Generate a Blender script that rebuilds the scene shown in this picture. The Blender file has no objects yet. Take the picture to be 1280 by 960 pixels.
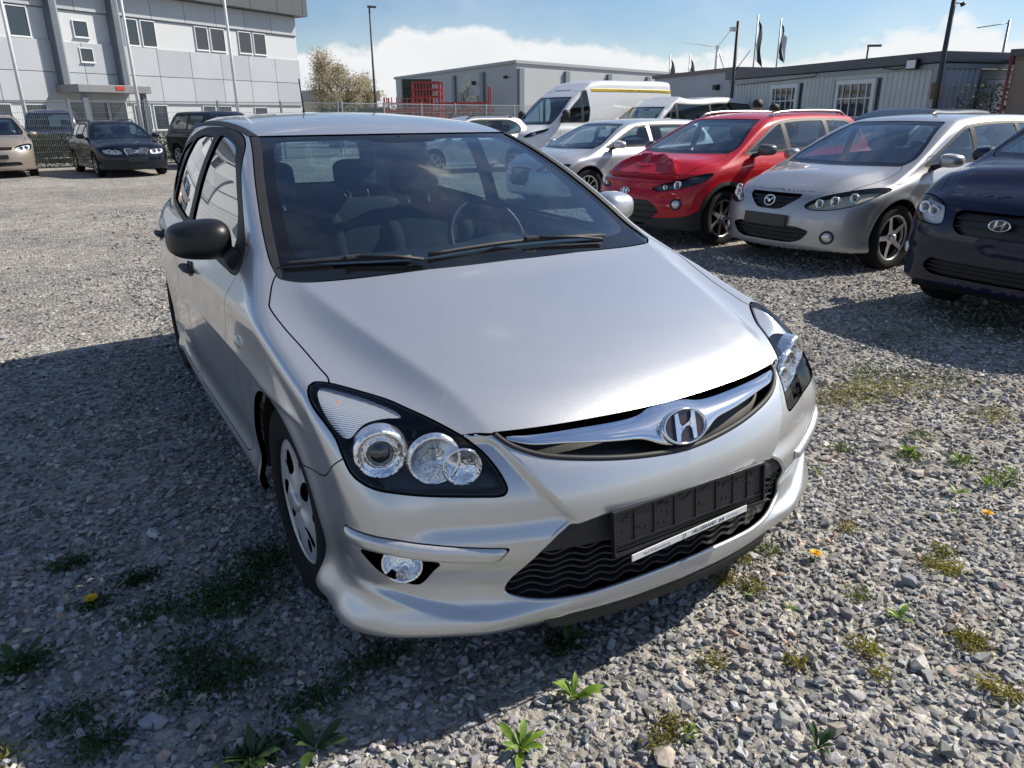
import bpy, bmesh, math, random
import numpy as np
from mathutils import Vector, Matrix, noise
SC = bpy.context.scene
COL = SC.collection
R = math.radians
# ------------------------------------------------------------------ camera
def cam_axes(yaw, pitch, roll):
    f = Vector((-math.sin(yaw)*math.cos(pitch), math.cos(yaw)*math.cos(pitch), -math.sin(pitch)))
    r = Vector((math.cos(yaw), math.sin(yaw), 0)); u = r.cross(f); c, s = math.cos(roll), math.sin(roll)
    return c*r+s*u, -s*r+c*u, f
cd = bpy.data.cameras.new('camera'); cam = bpy.data.objects.new('camera', cd); COL.objects.link(cam)
_r, _u, _f = cam_axes(-.541945612, .348156148, -.00652457689)
cam.matrix_world = Matrix(((_r.x, _u.x, -_f.x, -1.29667), (_r.y, _u.y, -_f.y, -2.09799), (_r.z, _u.z, -_f.z, 1.44425), (0, 0, 0, 1)))
cd.sensor_width = 36; cd.lens = 36*916.11/1280; cd.clip_start = .05; cd.clip_end = 6000
SC.camera = cam
# ------------------------------------------------------------------ daylight
SUN_AZ, SUN_EL = R(-11), R(41)            # azimuth from +x towards +y
sun_dir = Vector((math.cos(SUN_AZ)*math.cos(SUN_EL), math.sin(SUN_AZ)*math.cos(SUN_EL), math.sin(SUN_EL)))
sl = bpy.data.lights.new('sun', 'SUN'); so = bpy.data.objects.new('sun', sl); COL.objects.link(so)
sl.energy = 5.0; sl.angle = R(.53); sl.color = (1, .92, .80); so.rotation_euler = sun_dir.to_track_quat('Z', 'Y').to_euler()
wd = bpy.data.worlds.new('World'); SC.world = wd; wd.use_nodes = True
def build_world():
    nt = wd.node_tree; nt.nodes.clear(); N = nt.nodes.new; L = nt.links.new
    sky = N('ShaderNodeTexSky'); sky.sky_type = 'NISHITA'; sky.sun_disc = False; sky.sun_elevation = SUN_EL; sky.sun_rotation = R(90)-SUN_AZ
    sky.air_density = 1.0; sky.dust_density = .35; sky.ozone_density = 2.4
    tc = N('ShaderNodeTexCoord'); sep = N('ShaderNodeSeparateXYZ'); L(tc.outputs['Generated'], sep.inputs[0])
    # a bank of fair-weather cumulus all round the horizon, from noise on the sky direction
    el = N('ShaderNodeMath'); el.operation = 'ARCSINE'; L(sep.outputs['Z'], el.inputs[0])
    mp = N('ShaderNodeMapping'); mp.inputs['Scale'].default_value = (1, 1, 1.7); mp.inputs['Location'].default_value = (3.3, 1.2, .4); L(tc.outputs['Generated'], mp.inputs['Vector'])
    n1 = N('ShaderNodeTexNoise'); n1.inputs['Scale'].default_value = 5.2; n1.inputs['Detail'].default_value = 9; n1.inputs['Roughness'].default_value = .56; L(mp.outputs[0], n1.inputs['Vector'])
    n2 = N('ShaderNodeTexNoise'); n2.inputs['Scale'].default_value = 21; n2.inputs['Detail'].default_value = 6; n2.inputs['Roughness'].default_value = .6; L(mp.outputs[0], n2.inputs['Vector'])
    band = N('ShaderNodeMapRange'); band.inputs[1].default_value = .02; band.inputs[2].default_value = .115; band.inputs[3].default_value = .30; band.inputs[4].default_value = -.15; L(el.outputs[0], band.inputs[0])
    s1 = N('ShaderNodeMath'); s1.operation = 'ADD'; L(n1.outputs['Fac'], s1.inputs[0]); L(band.outputs[0], s1.inputs[1])
    s2 = N('ShaderNodeMath'); s2.operation = 'MULTIPLY_ADD'; s2.inputs[1].default_value = .16; L(n2.outputs['Fac'], s2.inputs[0]); L(s1.outputs[0], s2.inputs[2])
    cov = N('ShaderNodeMapRange'); cov.inputs[1].default_value = .535; cov.inputs[2].default_value = .64; cov.inputs[3].default_value = 0; cov.inputs[4].default_value = .93; cov.interpolation_type = 'SMOOTHSTEP'; L(s2.outputs[0], cov.inputs[0])
    thin = N('ShaderNodeMapRange'); thin.inputs[1].default_value = .40; thin.inputs[2].default_value = .62; thin.inputs[3].default_value = 0; thin.inputs[4].default_value = .20; L(s2.outputs[0], thin.inputs[0])
    mx = N('ShaderNodeMath'); mx.operation = 'MAXIMUM'; L(cov.outputs[0], mx.inputs[0]); L(thin.outputs[0], mx.inputs[1])
    shade = N('ShaderNodeMapRange'); shade.inputs[1].default_value = .58; shade.inputs[2].default_value = .95; shade.inputs[3].default_value = 1.0; shade.inputs[4].default_value = .66; L(s2.outputs[0], shade.inputs[0])
    cc = N('ShaderNodeMix'); cc.data_type = 'RGBA'; cc.inputs['A'].default_value = (5.6, 6.2, 7.1, 1); cc.inputs['B'].default_value = (9.2, 9.2, 9.2, 1); L(shade.outputs[0], cc.inputs['Factor'])
    wb = N('ShaderNodeVectorMath'); wb.operation = 'MULTIPLY'; wb.inputs[1].default_value = (.93, 1.0, 1.10); L(sky.outputs[0], wb.inputs[0])
    mix = N('ShaderNodeMix'); mix.data_type = 'RGBA'; L(mx.outputs[0], mix.inputs['Factor']); L(wb.outputs[0], mix.inputs['A']); L(cc.outputs['Result'], mix.inputs['B'])
    bg = N('ShaderNodeBackground'); bg.inputs['Strength'].default_value = .078; L(mix.outputs['Result'], bg.inputs['Color'])
    out = N('ShaderNodeOutputWorld'); L(bg.outputs[0], out.inputs['Surface'])
build_world()
SC.view_settings.view_transform = 'Standard'; SC.view_settings.look = 'None'; SC.view_settings.exposure = .42; SC.view_settings.gamma = 1
SC.render.engine = 'CYCLES'
# ------------------------------------------------------------------ surface maths
class Spl:
    """natural cubic spline with linear ends"""
    def __init__(s, pts):
        p = sorted(pts); x = np.array([a for a, b in p], float); y = np.array([b for a, b in p], float)
        n = len(x); h = np.diff(x); A = np.eye(n); r = np.zeros(n)
        for i in range(1, n-1):
            A[i, i-1] = h[i-1]; A[i, i] = 2*(h[i-1]+h[i]); A[i, i+1] = h[i]
            r[i] = 6*((y[i+1]-y[i])/h[i]-(y[i]-y[i-1])/h[i-1])
        s.x, s.y, s.h, s.m = x, y, h, np.linalg.solve(A, r)
        s.k0 = (y[1]-y[0])/h[0]-h[0]*s.m[1]/6; s.k1 = (y[-1]-y[-2])/h[-1]+h[-1]*s.m[-2]/6
    def __call__(s, t):
        t = np.asarray(t, float); i = np.clip(np.searchsorted(s.x, t)-1, 0, len(s.x)-2)
        tc = np.clip(t, s.x[0], s.x[-1]); h = s.h[i]; a = (s.x[i+1]-tc)/h; b = (tc-s.x[i])/h
        v = a*s.y[i]+b*s.y[i+1]+((a**3-a)*s.m[i]+(b**3-b)*s.m[i+1])*h*h/6
        return v+np.minimum(t-s.x[0], 0)*s.k0+np.maximum(t-s.x[-1], 0)*s.k1
def smax(a, b, k):
    h = np.clip(.5+.5*(a-b)/k, 0, 1); return b+(a-b)*h+k*h*(1-h)
def smin(a, b, k): return -smax(-a, -b, k)
def softp(t, w): return w*np.logaddexp(0, t/w)
def bump(t, w): return np.exp(-(t/w)**2)
def sstep(t): t = np.clip(t, 0, 1); return t*t*(3-2*t)
class Shape:
    """car skin as a smooth implicit surface; local frame: front axle at y=0, nose towards -y"""
    def __init__(s, d):
        s.d = d
        for k in ('nose', 'plan', 'hood', 'sec', 'along', 'ws', 'roof', 'tum', 'cabal', 'tail', 'gate'):
            setattr(s, k, Spl(d[k]))
        s.xc = Spl(d['crease'][0]) if 'crease' in d else None
        s.cb = Spl(d['crease'][1]) if 'crease' in d else None
        s.hc = Spl(d['crown'])
    def f(s, P, extra=True):
        d = s.d; x = np.sqrt(P[..., 0]**2+1e-6); y = P[..., 1]; z = P[..., 2]
        T = s.hood(y)-s.hc(y)*x*x
        if s.xc is not None:
            T = T-s.cb(y)*(softp(x-s.xc(y), d.get('crease_w', .012))-d.get('valley', 0.)*softp(x-s.xc(y)-d.get('valley_w', .1), .025))
        top = (z-T)*.93
        S = s.sec(z)+s.along(y)
        for (ay, az, r, h) in d['flare']:
            rr = np.sqrt((y-ay)**2+(z-az)**2); S = S+h*bump(rr-r, .045)
        side = x-S
        pl = s.plan(x)
        front = (s.nose(z)+pl-y)*d.get('nose_n', .9)
        rear = (y-s.tail(z)+d['tailc']*x**4)*.95
        bot = d['zb']-z
        fb = smax(top, side, d.get('k_sh', .07))
        fb = smax(fb, front, d.get('k_fr', .07))
        fb = smax(fb, rear, .10); fb = smax(fb, bot, .03)
        ro = (z-s.roof(y)+d['roofc']*x*x)
        gs = (x-s.tum(z)-s.cabal(y))*.92
        W = (s.ws(z)+np.interp(z, d['wsc'][0], d['wsc'][1])*x*x-y)*d.get('ws_n', .43)
        g = (y-s.gate(z)+d['gatec']*x**4)*.9
        fc = smax(ro, gs, d.get('k_roof', .08)); fc = smax(fc, W, d.get('k_ws', .03)); fc = smax(fc, g, .07); fc = smax(fc, d.get('cabz', .7)-z, .02)
        r = smin(fb, fc, d.get('k_belt', .02))
        if extra and 'extra' in d: r = d['extra'](s, r, x, y, z)
        return r
    def grad(s, P, h=1.5e-3):
        g = np.empty_like(P)
        for i in range(3):
            e = np.zeros(3); e[i] = h; g[..., i] = s.f(P+e)-s.f(P-e)
        return g/np.maximum(np.linalg.norm(g, axis=-1, keepdims=True), 1e-9)
    def shoot(s, O, D, t1=3.2, n=34):
        """outermost crossing along each ray: march inwards, then bisect"""
        sh = O.shape[:-1]; O = O.reshape(-1, 3); D = D.reshape(-1, 3); ts = np.linspace(t1, 0.02, n); m = len(O)
        hi = np.full(m, t1); lo = np.full(m, 0.02); act = np.arange(m)
        for a, b in zip(ts[:-1], ts[1:]):
            v = s.f(O[act]+D[act]*b) < 0; w = act[v]; lo[w] = b; hi[w] = a; act = act[~v]
            if not len(act): break
        for _ in range(11):
            t = .5*(lo+hi); v = s.f(O+D*t[:, None]) < 0; lo = np.where(v, t, lo); hi = np.where(v, hi, t)
        fl = s.f(O+D*lo[:, None]); fh = s.f(O+D*hi[:, None]); t = lo+(hi-lo)*np.clip(fl/np.where(np.abs(fl-fh) < 1e-12, 1e-12, fl-fh), 0, 1)
        return (O+D*t[:, None]).reshape(*sh, 3)
    def skin(s, q=1.0):
        """half skin (x>=0) as a capsule-like grid; returns V,N,T"""
        d = s.d; y0, y1 = d['spine']; zc = d.get('spz', .55); nph = int(d.get('nph', 210)*q); ncap = int(d.get('ncap', 100)*q); nmid = int(d.get('nmid', 150)*q); nr = int(40*q)
        ph = np.linspace(-np.pi/2, np.pi/2, nph)
        rows = []
        for t in np.linspace(0, np.pi/2, ncap, endpoint=False): rows.append((y0, t, -1))
        for y in np.linspace(y0, y1, nmid): rows.append((y, np.pi/2, 0))
        for t in np.linspace(np.pi/2, 0, nr+1)[1:]: rows.append((y1, t, 1))
        O = np.zeros((len(rows), nph, 3)); D = np.zeros((len(rows), nph, 3))
        for i, (y, t, sg) in enumerate(rows):
            t = max(t, 1e-5)
            O[i, :, 1] = y; O[i, :, 2] = zc
            D[i, :, 0] = np.sin(t)*np.cos(ph); D[i, :, 2] = np.sin(t)*np.sin(ph)
            D[i, :, 1] = sg*np.cos(t) if sg else 0
        D[:, 0, 0] = 0; D[:, -1, 0] = 0
        P = s.shoot(O, D); N = s.grad(P); N[:, 0, 0] = 0; N[:, -1, 0] = 0; P[:, 0, 0] = 0; P[:, -1, 0] = 0
        nr_, nc = P.shape[:2]; idx = np.arange(nr_*nc).reshape(nr_, nc)
        a, b, c, e = idx[:-1, :-1], idx[1:, :-1], idx[1:, 1:], idx[:-1, 1:]
        T = np.concatenate([np.stack([a, b, c], -1).reshape(-1, 3), np.stack([a, c, e], -1).reshape(-1, 3)])
        V = P.reshape(-1, 3); Nn = N.reshape(-1, 3)
        fn = np.cross(V[T[:, 1]]-V[T[:, 0]], V[T[:, 2]]-V[T[:, 0]])
        if np.sum(fn*Nn[T[:, 0]]) < 0: T = T[:, ::-1]
        return V, Nn, T
def cut(M, s):
    """split triangle mesh M=(V,N,T) along s=0; returns inside (s<0), outside"""
    V, N, T = M; s = np.where(np.abs(s) < 1e-6, 1e-6, s); ins = s < 0; k = ins[T].sum(1)
    ti, to = [T[k == 3]], [T[k == 0]]
    X = T[(k == 1) | (k == 2)]
    if len(X) == 0: return compact((V, N, T[k == 3])), compact((V, N, T[k == 0]))
    kx = ins[X].sum(1); lone = np.where(kx == 1, 1, 0)
    isl = ins[X] == lone[:, None].astype(bool); r = isl.argmax(1)
    A = np.take_along_axis(X, r[:, None], 1)[:, 0]; B = np.take_along_axis(X, ((r+1) % 3)[:, None], 1)[:, 0]; C = np.take_along_axis(X, ((r+2) % 3)[:, None], 1)[:, 0]
    E = np.concatenate([np.stack([A, B], 1), np.stack([A, C], 1)]); Es = np.sort(E, 1)
    key = Es[:, 0].astype(np.int64)*len(V)+Es[:, 1]; uk, inv = np.unique(key, return_inverse=True)
    e0 = uk//len(V); e1 = uk % len(V); w = (s[e0]/(s[e0]-s[e1]))[:, None]
    nv = V[e0]*(1-w)+V[e1]*w; nn = N[e0]*(1-w)+N[e1]*w; nn /= np.maximum(np.linalg.norm(nn, axis=1, keepdims=True), 1e-9)
    iab = len(V)+inv[:len(A)]; iac = len(V)+inv[len(A):]
    tip = np.stack([A, iab, iac], 1); q1 = np.stack([iab, B, C], 1); q2 = np.stack([iab, C, iac], 1)
    l = lone == 1
    ti += [tip[l], q1[~l], q2[~l]]; to += [tip[~l], q1[l], q2[l]]
    V2 = np.vstack([V, nv]); N2 = np.vstack([N, nn])
    return compact((V2, N2, np.vstack(ti))), compact((V2, N2, np.vstack(to)))
def compact(M):
    V, N, T = M
    if len(T) == 0: return np.zeros((0, 3)), np.zeros((0, 3)), np.zeros((0, 3), int)
    u, inv = np.unique(T, return_inverse=True); return V[u], N[u], inv.reshape(-1, 3)
def resample(poly, n=160, closed=True, rnd=0.):
    """smooth closed outline: chaikin rounding"""
    p = np.array(poly, float)
    for _ in range(int(rnd)):
        q = np.roll(p, -1, 0) if closed else None
        p = np.stack([p*.75+q*.25, p*.25+q*.75], 1).reshape(-1, 2)
    return p
def crom(pts, n=12, closed=False):
    """Catmull-Rom through points"""
    p = np.array(pts, float); out = []
    m = len(p); rng = range(m if closed else m-1)
    for i in rng:
        p0 = p[(i-1) % m] if closed or i > 0 else 2*p[0]-p[1]; p1 = p[i]; p2 = p[(i+1) % m]; p3 = p[(i+2) % m] if closed or i+2 < m else 2*p[-1]-p[-2]
        t = np.linspace(0, 1, n, endpoint=False)[:, None]
        out.append(.5*(2*p1+(p2-p0)*t+(2*p0-5*p1+4*p2-p3)*t*t+(3*p1-p0-3*p2+p3)*t**3))
    if not closed: out.append(p[-1:])
    return np.vstack(out)
def sdf(poly, X):
    """signed distance of 2D points X to closed polygon (negative inside)"""
    poly = np.asarray(poly, float); a = poly; b = np.roll(poly, -1, 0); d2 = np.full(len(X), 1e9); inside = np.zeros(len(X), bool)
    for p, q in zip(a, b):
        e = q-p; w = X-p; t = np.clip((w@e)/max(e@e, 1e-12), 0, 1); r = w-t[:, None]*e; d2 = np.minimum(d2, (r*r).sum(1))
        c = (p[1] <= X[:, 1]) != (q[1] <= X[:, 1])
        if c.any():
            xi = p[0]+(X[c, 1]-p[1])/(q[1]-p[1])*e[0]; inside[c] ^= X[c, 0] < xi
    return np.where(inside, -1, 1)*np.sqrt(d2)

def rpoly(poly, r, n=5):
    """polygon with its corners rounded"""
    p = [np.array(a, float) for a in poly]; m = len(p); out = []
    for i in range(m):
        a, b, c = p[i-1], p[i], p[(i+1) % m]; u = a-b; v = c-b; lu, lv = np.linalg.norm(u), np.linalg.norm(v); k = min(r, lu*.45, lv*.45)
        s, e = b+u/lu*k, b+v/lv*k
        for t in np.linspace(0, 1, n): out.append((1-t)**2*s+2*t*(1-t)*b+t*t*e)
    return np.array(out)
# ------------------------------------------------------------------ materials
MATS = {}
def ntree(name):
    m = bpy.data.materials.new(name); m.use_nodes = True; nt = m.node_tree; b = nt.nodes['Principled BSDF']; MATS[name] = m
    return m, nt, b
def setp(b, **k):
    for a, v in k.items():
        i = b.inputs[{'col': 'Base Color', 'rough': 'Roughness', 'metal': 'Metallic', 'coat': 'Coat Weight', 'crough': 'Coat Roughness', 'spec': 'Specular IOR Level', 'ior': 'IOR', 'trans': 'Transmission Weight', 'alpha': 'Alpha', 'emit': 'Emission Color', 'estr': 'Emission Strength', 'sub': 'Subsurface Weight'}[a]]
        i.default_value = (*v, 1) if isinstance(v, (tuple, list)) and len(v) == 3 else v
def mat(name, col, rough=.5, metal=0., var=0., scale=8., bumps=0., bscale=60., detail=4, **k):
    """principled material with procedural colour variation and fine relief"""
    if name in MATS: return MATS[name]
    m, nt, b = ntree(name); setp(b, col=col, rough=rough, metal=metal, **k); N = nt.nodes.new; L = nt.links.new
    if var or bumps:
        tc = N('ShaderNodeTexCoord')
    if var:
        n = N('ShaderNodeTexNoise'); n.inputs['Scale'].default_value = scale; n.inputs['Detail'].default_value = detail; n.inputs['Roughness'].default_value = .6; L(tc.outputs['Object'], n.inputs['Vector'])
        mr = N('ShaderNodeMapRange'); mr.inputs[1].default_value = .25; mr.inputs[2].default_value = .75; mr.inputs[3].default_value = 1-var; mr.inputs[4].default_value = 1+var; L(n.outputs['Fac'], mr.inputs[0])
        vm = N('ShaderNodeVectorMath'); vm.operation = 'SCALE'; vm.inputs[0].default_value = col; L(mr.outputs[0], vm.inputs['Scale']); L(vm.outputs[0], b.inputs['Base Color'])
        rr = N('ShaderNodeMapRange'); rr.inputs[3].default_value = max(0, rough*(1-.6*var)); rr.inputs[4].default_value = min(1, rough*(1+.6*var)); L(n.outputs['Fac'], rr.inputs[0]); L(rr.outputs[0], b.inputs['Roughness'])
    if bumps:
        n2 = N('ShaderNodeTexNoise'); n2.inputs['Scale'].default_value = bscale; n2.inputs['Detail'].default_value = 3; L(tc.outputs['Object'], n2.inputs['Vector'])
        bp = N('ShaderNodeBump'); bp.inputs['Strength'].default_value = bumps; bp.inputs['Distance'].default_value = .01; L(n2.outputs['Fac'], bp.inputs['Height']); L(bp.outputs[0], b.inputs['Normal'])
    return m
def paint(name, col, metal=.0, rough=.4, flake=.0, dust=.06, spec=.5, coat=1.):
    """car paint: base with flakes, clear coat, a little dust"""
    if name in MATS: return MATS[name]
    m, nt, b = ntree(name); N = nt.nodes.new; L = nt.links.new
    setp(b, col=col, metal=metal, rough=rough, coat=coat, crough=.035, spec=spec)
    tc = N('ShaderNodeTexCoord')
    n = N('ShaderNodeTexNoise'); n.inputs['Scale'].default_value = 3.1; n.inputs['Detail'].default_value = 8; n.inputs['Roughness'].default_value = .65; L(tc.outputs['Object'], n.inputs['Vector'])
    mr = N('ShaderNodeMapRange'); mr.inputs[1].default_value = .35; mr.inputs[2].default_value = .8; mr.inputs[3].default_value = 0; mr.inputs[4].default_value = dust*2; L(n.outputs['Fac'], mr.inputs[0])
    mx = N('ShaderNodeMix'); mx.data_type = 'RGBA'; mx.inputs['A'].default_value = (*col, 1); mx.inputs['B'].default_value = (*(tuple(.5*c+.5*d for c, d in zip(col, (.36, .34, .31)))), 1); L(mr.outputs[0], mx.inputs['Factor']); L(mx.outputs['Result'], b.inputs['Base Color'])
    cr = N('ShaderNodeMapRange'); cr.inputs[3].default_value = .02; cr.inputs[4].default_value = .10; L(n.outputs['Fac'], cr.inputs[0]); L(cr.outputs[0], b.inputs['Coat Roughness'])
    if flake:
        v = N('ShaderNodeTexVoronoi'); v.inputs['Scale'].default_value = 900; L(tc.outputs['Object'], v.inputs['Vector'])
        sb = N('ShaderNodeVectorMath'); sb.operation = 'SUBTRACT'; L(v.outputs['Color'], sb.inputs[0]); sb.inputs[1].default_value = (.5, .5, .5)
        sc = N('ShaderNodeVectorMath'); sc.operation = 'SCALE'; sc.inputs['Scale'].default_value = flake; L(sb.outputs[0], sc.inputs[0])
        g = N('ShaderNodeNewGeometry'); ad = N('ShaderNodeVectorMath'); L(g.outputs['Normal'], ad.inputs[0]); L(sc.outputs[0], ad.inputs[1])
        no = N('ShaderNodeVectorMath'); no.operation = 'NORMALIZE'; L(ad.outputs[0], no.inputs[0]); L(no.outputs[0], b.inputs['Normal'])
    return m
def glass(name, tint=(.75, .85, .83), rough=0., gain=1.7):
    """thin pane: mirror-like fresnel reflection over tinted see-through"""
    if name in MATS: return MATS[name]
    m = bpy.data.materials.new(name); m.use_nodes = True; MATS[name] = m; nt = m.node_tree; nt.nodes.clear(); N = nt.nodes.new; L = nt.links.new
    tr = N('ShaderNodeBsdfTransparent'); tr.inputs[0].default_value = (*tint, 1); gl = N('ShaderNodeBsdfGlossy'); gl.inputs['Roughness'].default_value = rough; gl.inputs[0].default_value = (1, 1, 1, 1)
    fr = N('ShaderNodeFresnel'); ge = N('ShaderNodeNewGeometry'); io = N('ShaderNodeMapRange'); io.inputs[3].default_value = 1.52; io.inputs[4].default_value = 1/1.52; L(ge.outputs['Backfacing'], io.inputs[0]); L(io.outputs[0], fr.inputs[0])   # same pane from either side
    ml = N('ShaderNodeMath'); ml.operation = 'MULTIPLY'; ml.inputs[1].default_value = gain; ml.use_clamp = True; L(fr.outputs[0], ml.inputs[0])
    mx = N('ShaderNodeMixShader'); L(ml.outputs[0], mx.inputs[0]); L(tr.outputs[0], mx.inputs[1]); L(gl.outputs[0], mx.inputs[2])
    o = N('ShaderNodeOutputMaterial'); L(mx.outputs[0], o.inputs[0])
    return m
# ------------------------------------------------------------------ object helpers
def link(name, me, m=None, parent=None):
    o = bpy.data.objects.new(name, me); COL.objects.link(o)
    if m is not None and me is not None: me.materials.clear(); me.materials.append(m)
    if parent is not None: o.parent = parent
    return o
def tag(o, label=None, cat=None, group=None, kind=None):
    if label: o['label'] = label
    if cat: o['category'] = cat
    if group: o['group'] = group
    if kind: o['kind'] = kind
    return o
def thing(name, loc, rz, label, cat, group=None):
    o = bpy.data.objects.new(name, None); COL.objects.link(o); o.location = loc; o.rotation_euler = (0, 0, rz); o.empty_display_size = .2
    return tag(o, label, cat, group)
def npmesh(name, V, T, N=None, smooth=True):
    me = bpy.data.meshes.new(name); V = np.asarray(V, np.float32); T = np.asarray(T, np.int32); k = T.shape[1]
    me.vertices.add(len(V)); me.vertices.foreach_set('co', V.ravel()); me.loops.add(T.size); me.loops.foreach_set('vertex_index', T.ravel())
    me.polygons.add(len(T)); me.polygons.foreach_set('loop_start', np.arange(0, T.size, k, dtype=np.int32)); me.polygons.foreach_set('loop_total', np.full(len(T), k, np.int32))
    me.update(calc_edges=True)
    me.polygons.foreach_set('use_smooth', np.full(len(T), smooth)); me.validate()
    if N is not None and len(me.vertices) == len(N): me.normals_split_custom_set_from_vertices(np.asarray(N, float).tolist())
    return me
class MB:
    """collects boxes, tubes, lathes and sheets into one mesh"""
    def __init__(s): s.v = []; s.f = []; s.sm = []
    def add(s, v, f, smooth=False):
        o = len(s.v); s.v += [tuple(p) for p in v]; s.f += [tuple(i+o for i in q) for q in f]; s.sm += [smooth]*len(f); return s
    def box(s, c, d, rz=0., rx=0., ry=0., bev=0.):
        hx, hy, hz = d[0]/2, d[1]/2, d[2]/2; M = Matrix.Translation(c) @ Matrix.Rotation(rz, 4, 'Z') @ Matrix.Rotation(rx, 4, 'X') @ Matrix.Rotation(ry, 4, 'Y')
        b = min(bev, hx*.9, hy*.9, hz*.9)
        if b <= 0:
            v = [M @ Vector((x, y, z)) for x in (-hx, hx) for y in (-hy, hy) for z in (-hz, hz)]
            return s.add(v, [(0, 1, 3, 2), (4, 6, 7, 5), (0, 4, 5, 1), (2, 3, 7, 6), (0, 2, 6, 4), (1, 5, 7, 3)])
        bm = bmesh.new(); bmesh.ops.create_cube(bm, size=1)
        for q in bm.verts: q.co = Vector((q.co.x*2*hx, q.co.y*2*hy, q.co.z*2*hz))
        bmesh.ops.bevel(bm, geom=bm.edges[:], offset=b, segments=2, affect='EDGES', profile=.6)
        bm.verts.index_update(); v = [M @ q.co for q in bm.verts]; f = [[w.index for w in q.verts] for q in bm.faces]; bm.free()
        return s.add(v, f, False)
    def tube(s, pts, r, n=8, caps=True, smooth=True, flat=1.):
        P = [Vector(p) for p in pts]; m = len(P); rs = r if hasattr(r, '__len__') else [r]*m; V = []; up0 = None
        for i in range(m):
            t = (P[min(i+1, m-1)]-P[max(i-1, 0)]).normalized()
            if up0 is None: up0 = Vector((0, 0, 1)) if abs(t.z) < .9 else Vector((0, 1, 0))
            a = t.cross(up0).normalized(); b = a.cross(t).normalized(); up0 = b
            for k in range(n):
                an = 2*math.pi*k/n; V.append(P[i]+(a*math.cos(an)+b*math.sin(an)*flat)*rs[i])
        F = [(i*n+k, i*n+(k+1) % n, (i+1)*n+(k+1) % n, (i+1)*n+k) for i in range(m-1) for k in range(n)]
        s.add(V, F, smooth)
        if caps:
            o = len(s.v)-len(V); s.f += [tuple(o+k for k in reversed(range(n))), tuple(o+(m-1)*n+k for k in range(n))]; s.sm += [False, False]
        return s
    def lathe(s, prof, M=Matrix(), n=32, smooth=True, closed=False):
        """prof: (radius, height) pairs about local z"""
        V = []; m = len(prof)
        for (r, h) in prof:
            for k in range(n):
                a = 2*math.pi*k/n; V.append(M @ Vector((r*math.cos(a), r*math.sin(a), h)))
        F = [(i*n+k, i*n+(k+1) % n, ((i+1) % m)*n+(k+1) % n, ((i+1) % m)*n+k) for i in range(m if closed else m-1) for k in range(n)]
        return s.add(V, F, smooth)
    def prism(s, poly, M, h0, h1, smooth=False):
        """2D outline (local xy) extruded h0..h1 along local z"""
        n = len(poly); V = [M @ Vector((p[0], p[1], h0)) for p in poly]+[M @ Vector((p[0], p[1], h1)) for p in poly]
        F = [tuple(reversed(range(n))), tuple(range(n, 2*n))]+[(i, (i+1) % n, n+(i+1) % n, n+i) for i in range(n)]
        return s.add(V, F, smooth)
    def grid(s, fn, nu, nv, smooth=True):
        V = [fn(i/nu, j/nv) for i in range(nu+1) for j in range(nv+1)]
        F = [(i*(nv+1)+j, (i+1)*(nv+1)+j, (i+1)*(nv+1)+j+1, i*(nv+1)+j+1) for i in range(nu) for j in range(nv)]
        return s.add(V, F, smooth)
    def quad(s, a, b, c, d): return s.add([a, b, c, d], [(0, 1, 2, 3)])
    def mesh(s, name):
        me = bpy.data.meshes.new(name); me.from_pydata([tuple(p) for p in s.v], [], s.f); me.update()
        me.polygons.foreach_set('use_smooth', np.array(s.sm, bool))
        return me
    def build(s, name, m, parent=None): return link(name, s.mesh(name), m, parent)
def smooth_by_angle(o, ang=40):
    """mark sharp edges by angle so smooth faces keep crisp corners"""
    me = o.data; bm = bmesh.new(); bm.from_mesh(me); bmesh.ops.remove_doubles(bm, verts=bm.verts, dist=1e-5)
    for f in bm.faces: f.smooth = True
    for e in bm.edges: e.smooth = not (len(e.link_faces) == 2 and e.calc_face_angle(0) > R(ang))
    bm.to_mesh(me); bm.free(); return o
def bevel(o, w=.004, seg=2, ang=35):
    bm = bmesh.new(); bm.from_mesh(o.data); bmesh.ops.remove_doubles(bm, verts=bm.verts, dist=1e-6)
    ed = [e for e in bm.edges if len(e.link_faces) == 2 and e.calc_face_angle(0) > R(ang)]
    bmesh.ops.bevel(bm, geom=ed, offset=w, segments=seg, affect='EDGES', clamp_overlap=True)
    bm.to_mesh(o.data); bm.free(); return o
def copy_tree(o, parent=None):
    c = o.copy(); COL.objects.link(c); c.parent = parent
    for ch in [q for q in o.children]: copy_tree(ch, c)
    return c
def mirror_x(me):
    """mirrored copy of a mesh about local x=0, keeping its custom normals"""
    V = np.empty(len(me.vertices)*3, np.float32); me.vertices.foreach_get('co', V); V = V.reshape(-1, 3)*[-1, 1, 1]
    m2 = me.copy(); m2.vertices.foreach_set('co', V.astype(np.float32).ravel())
    m2.flip_normals(); m2.update(); return m2
NR = Spl([(.40, .26), (.50, .335), (.56, .385), (.65, .45), (.73, .505), (.80, .56)])
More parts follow.
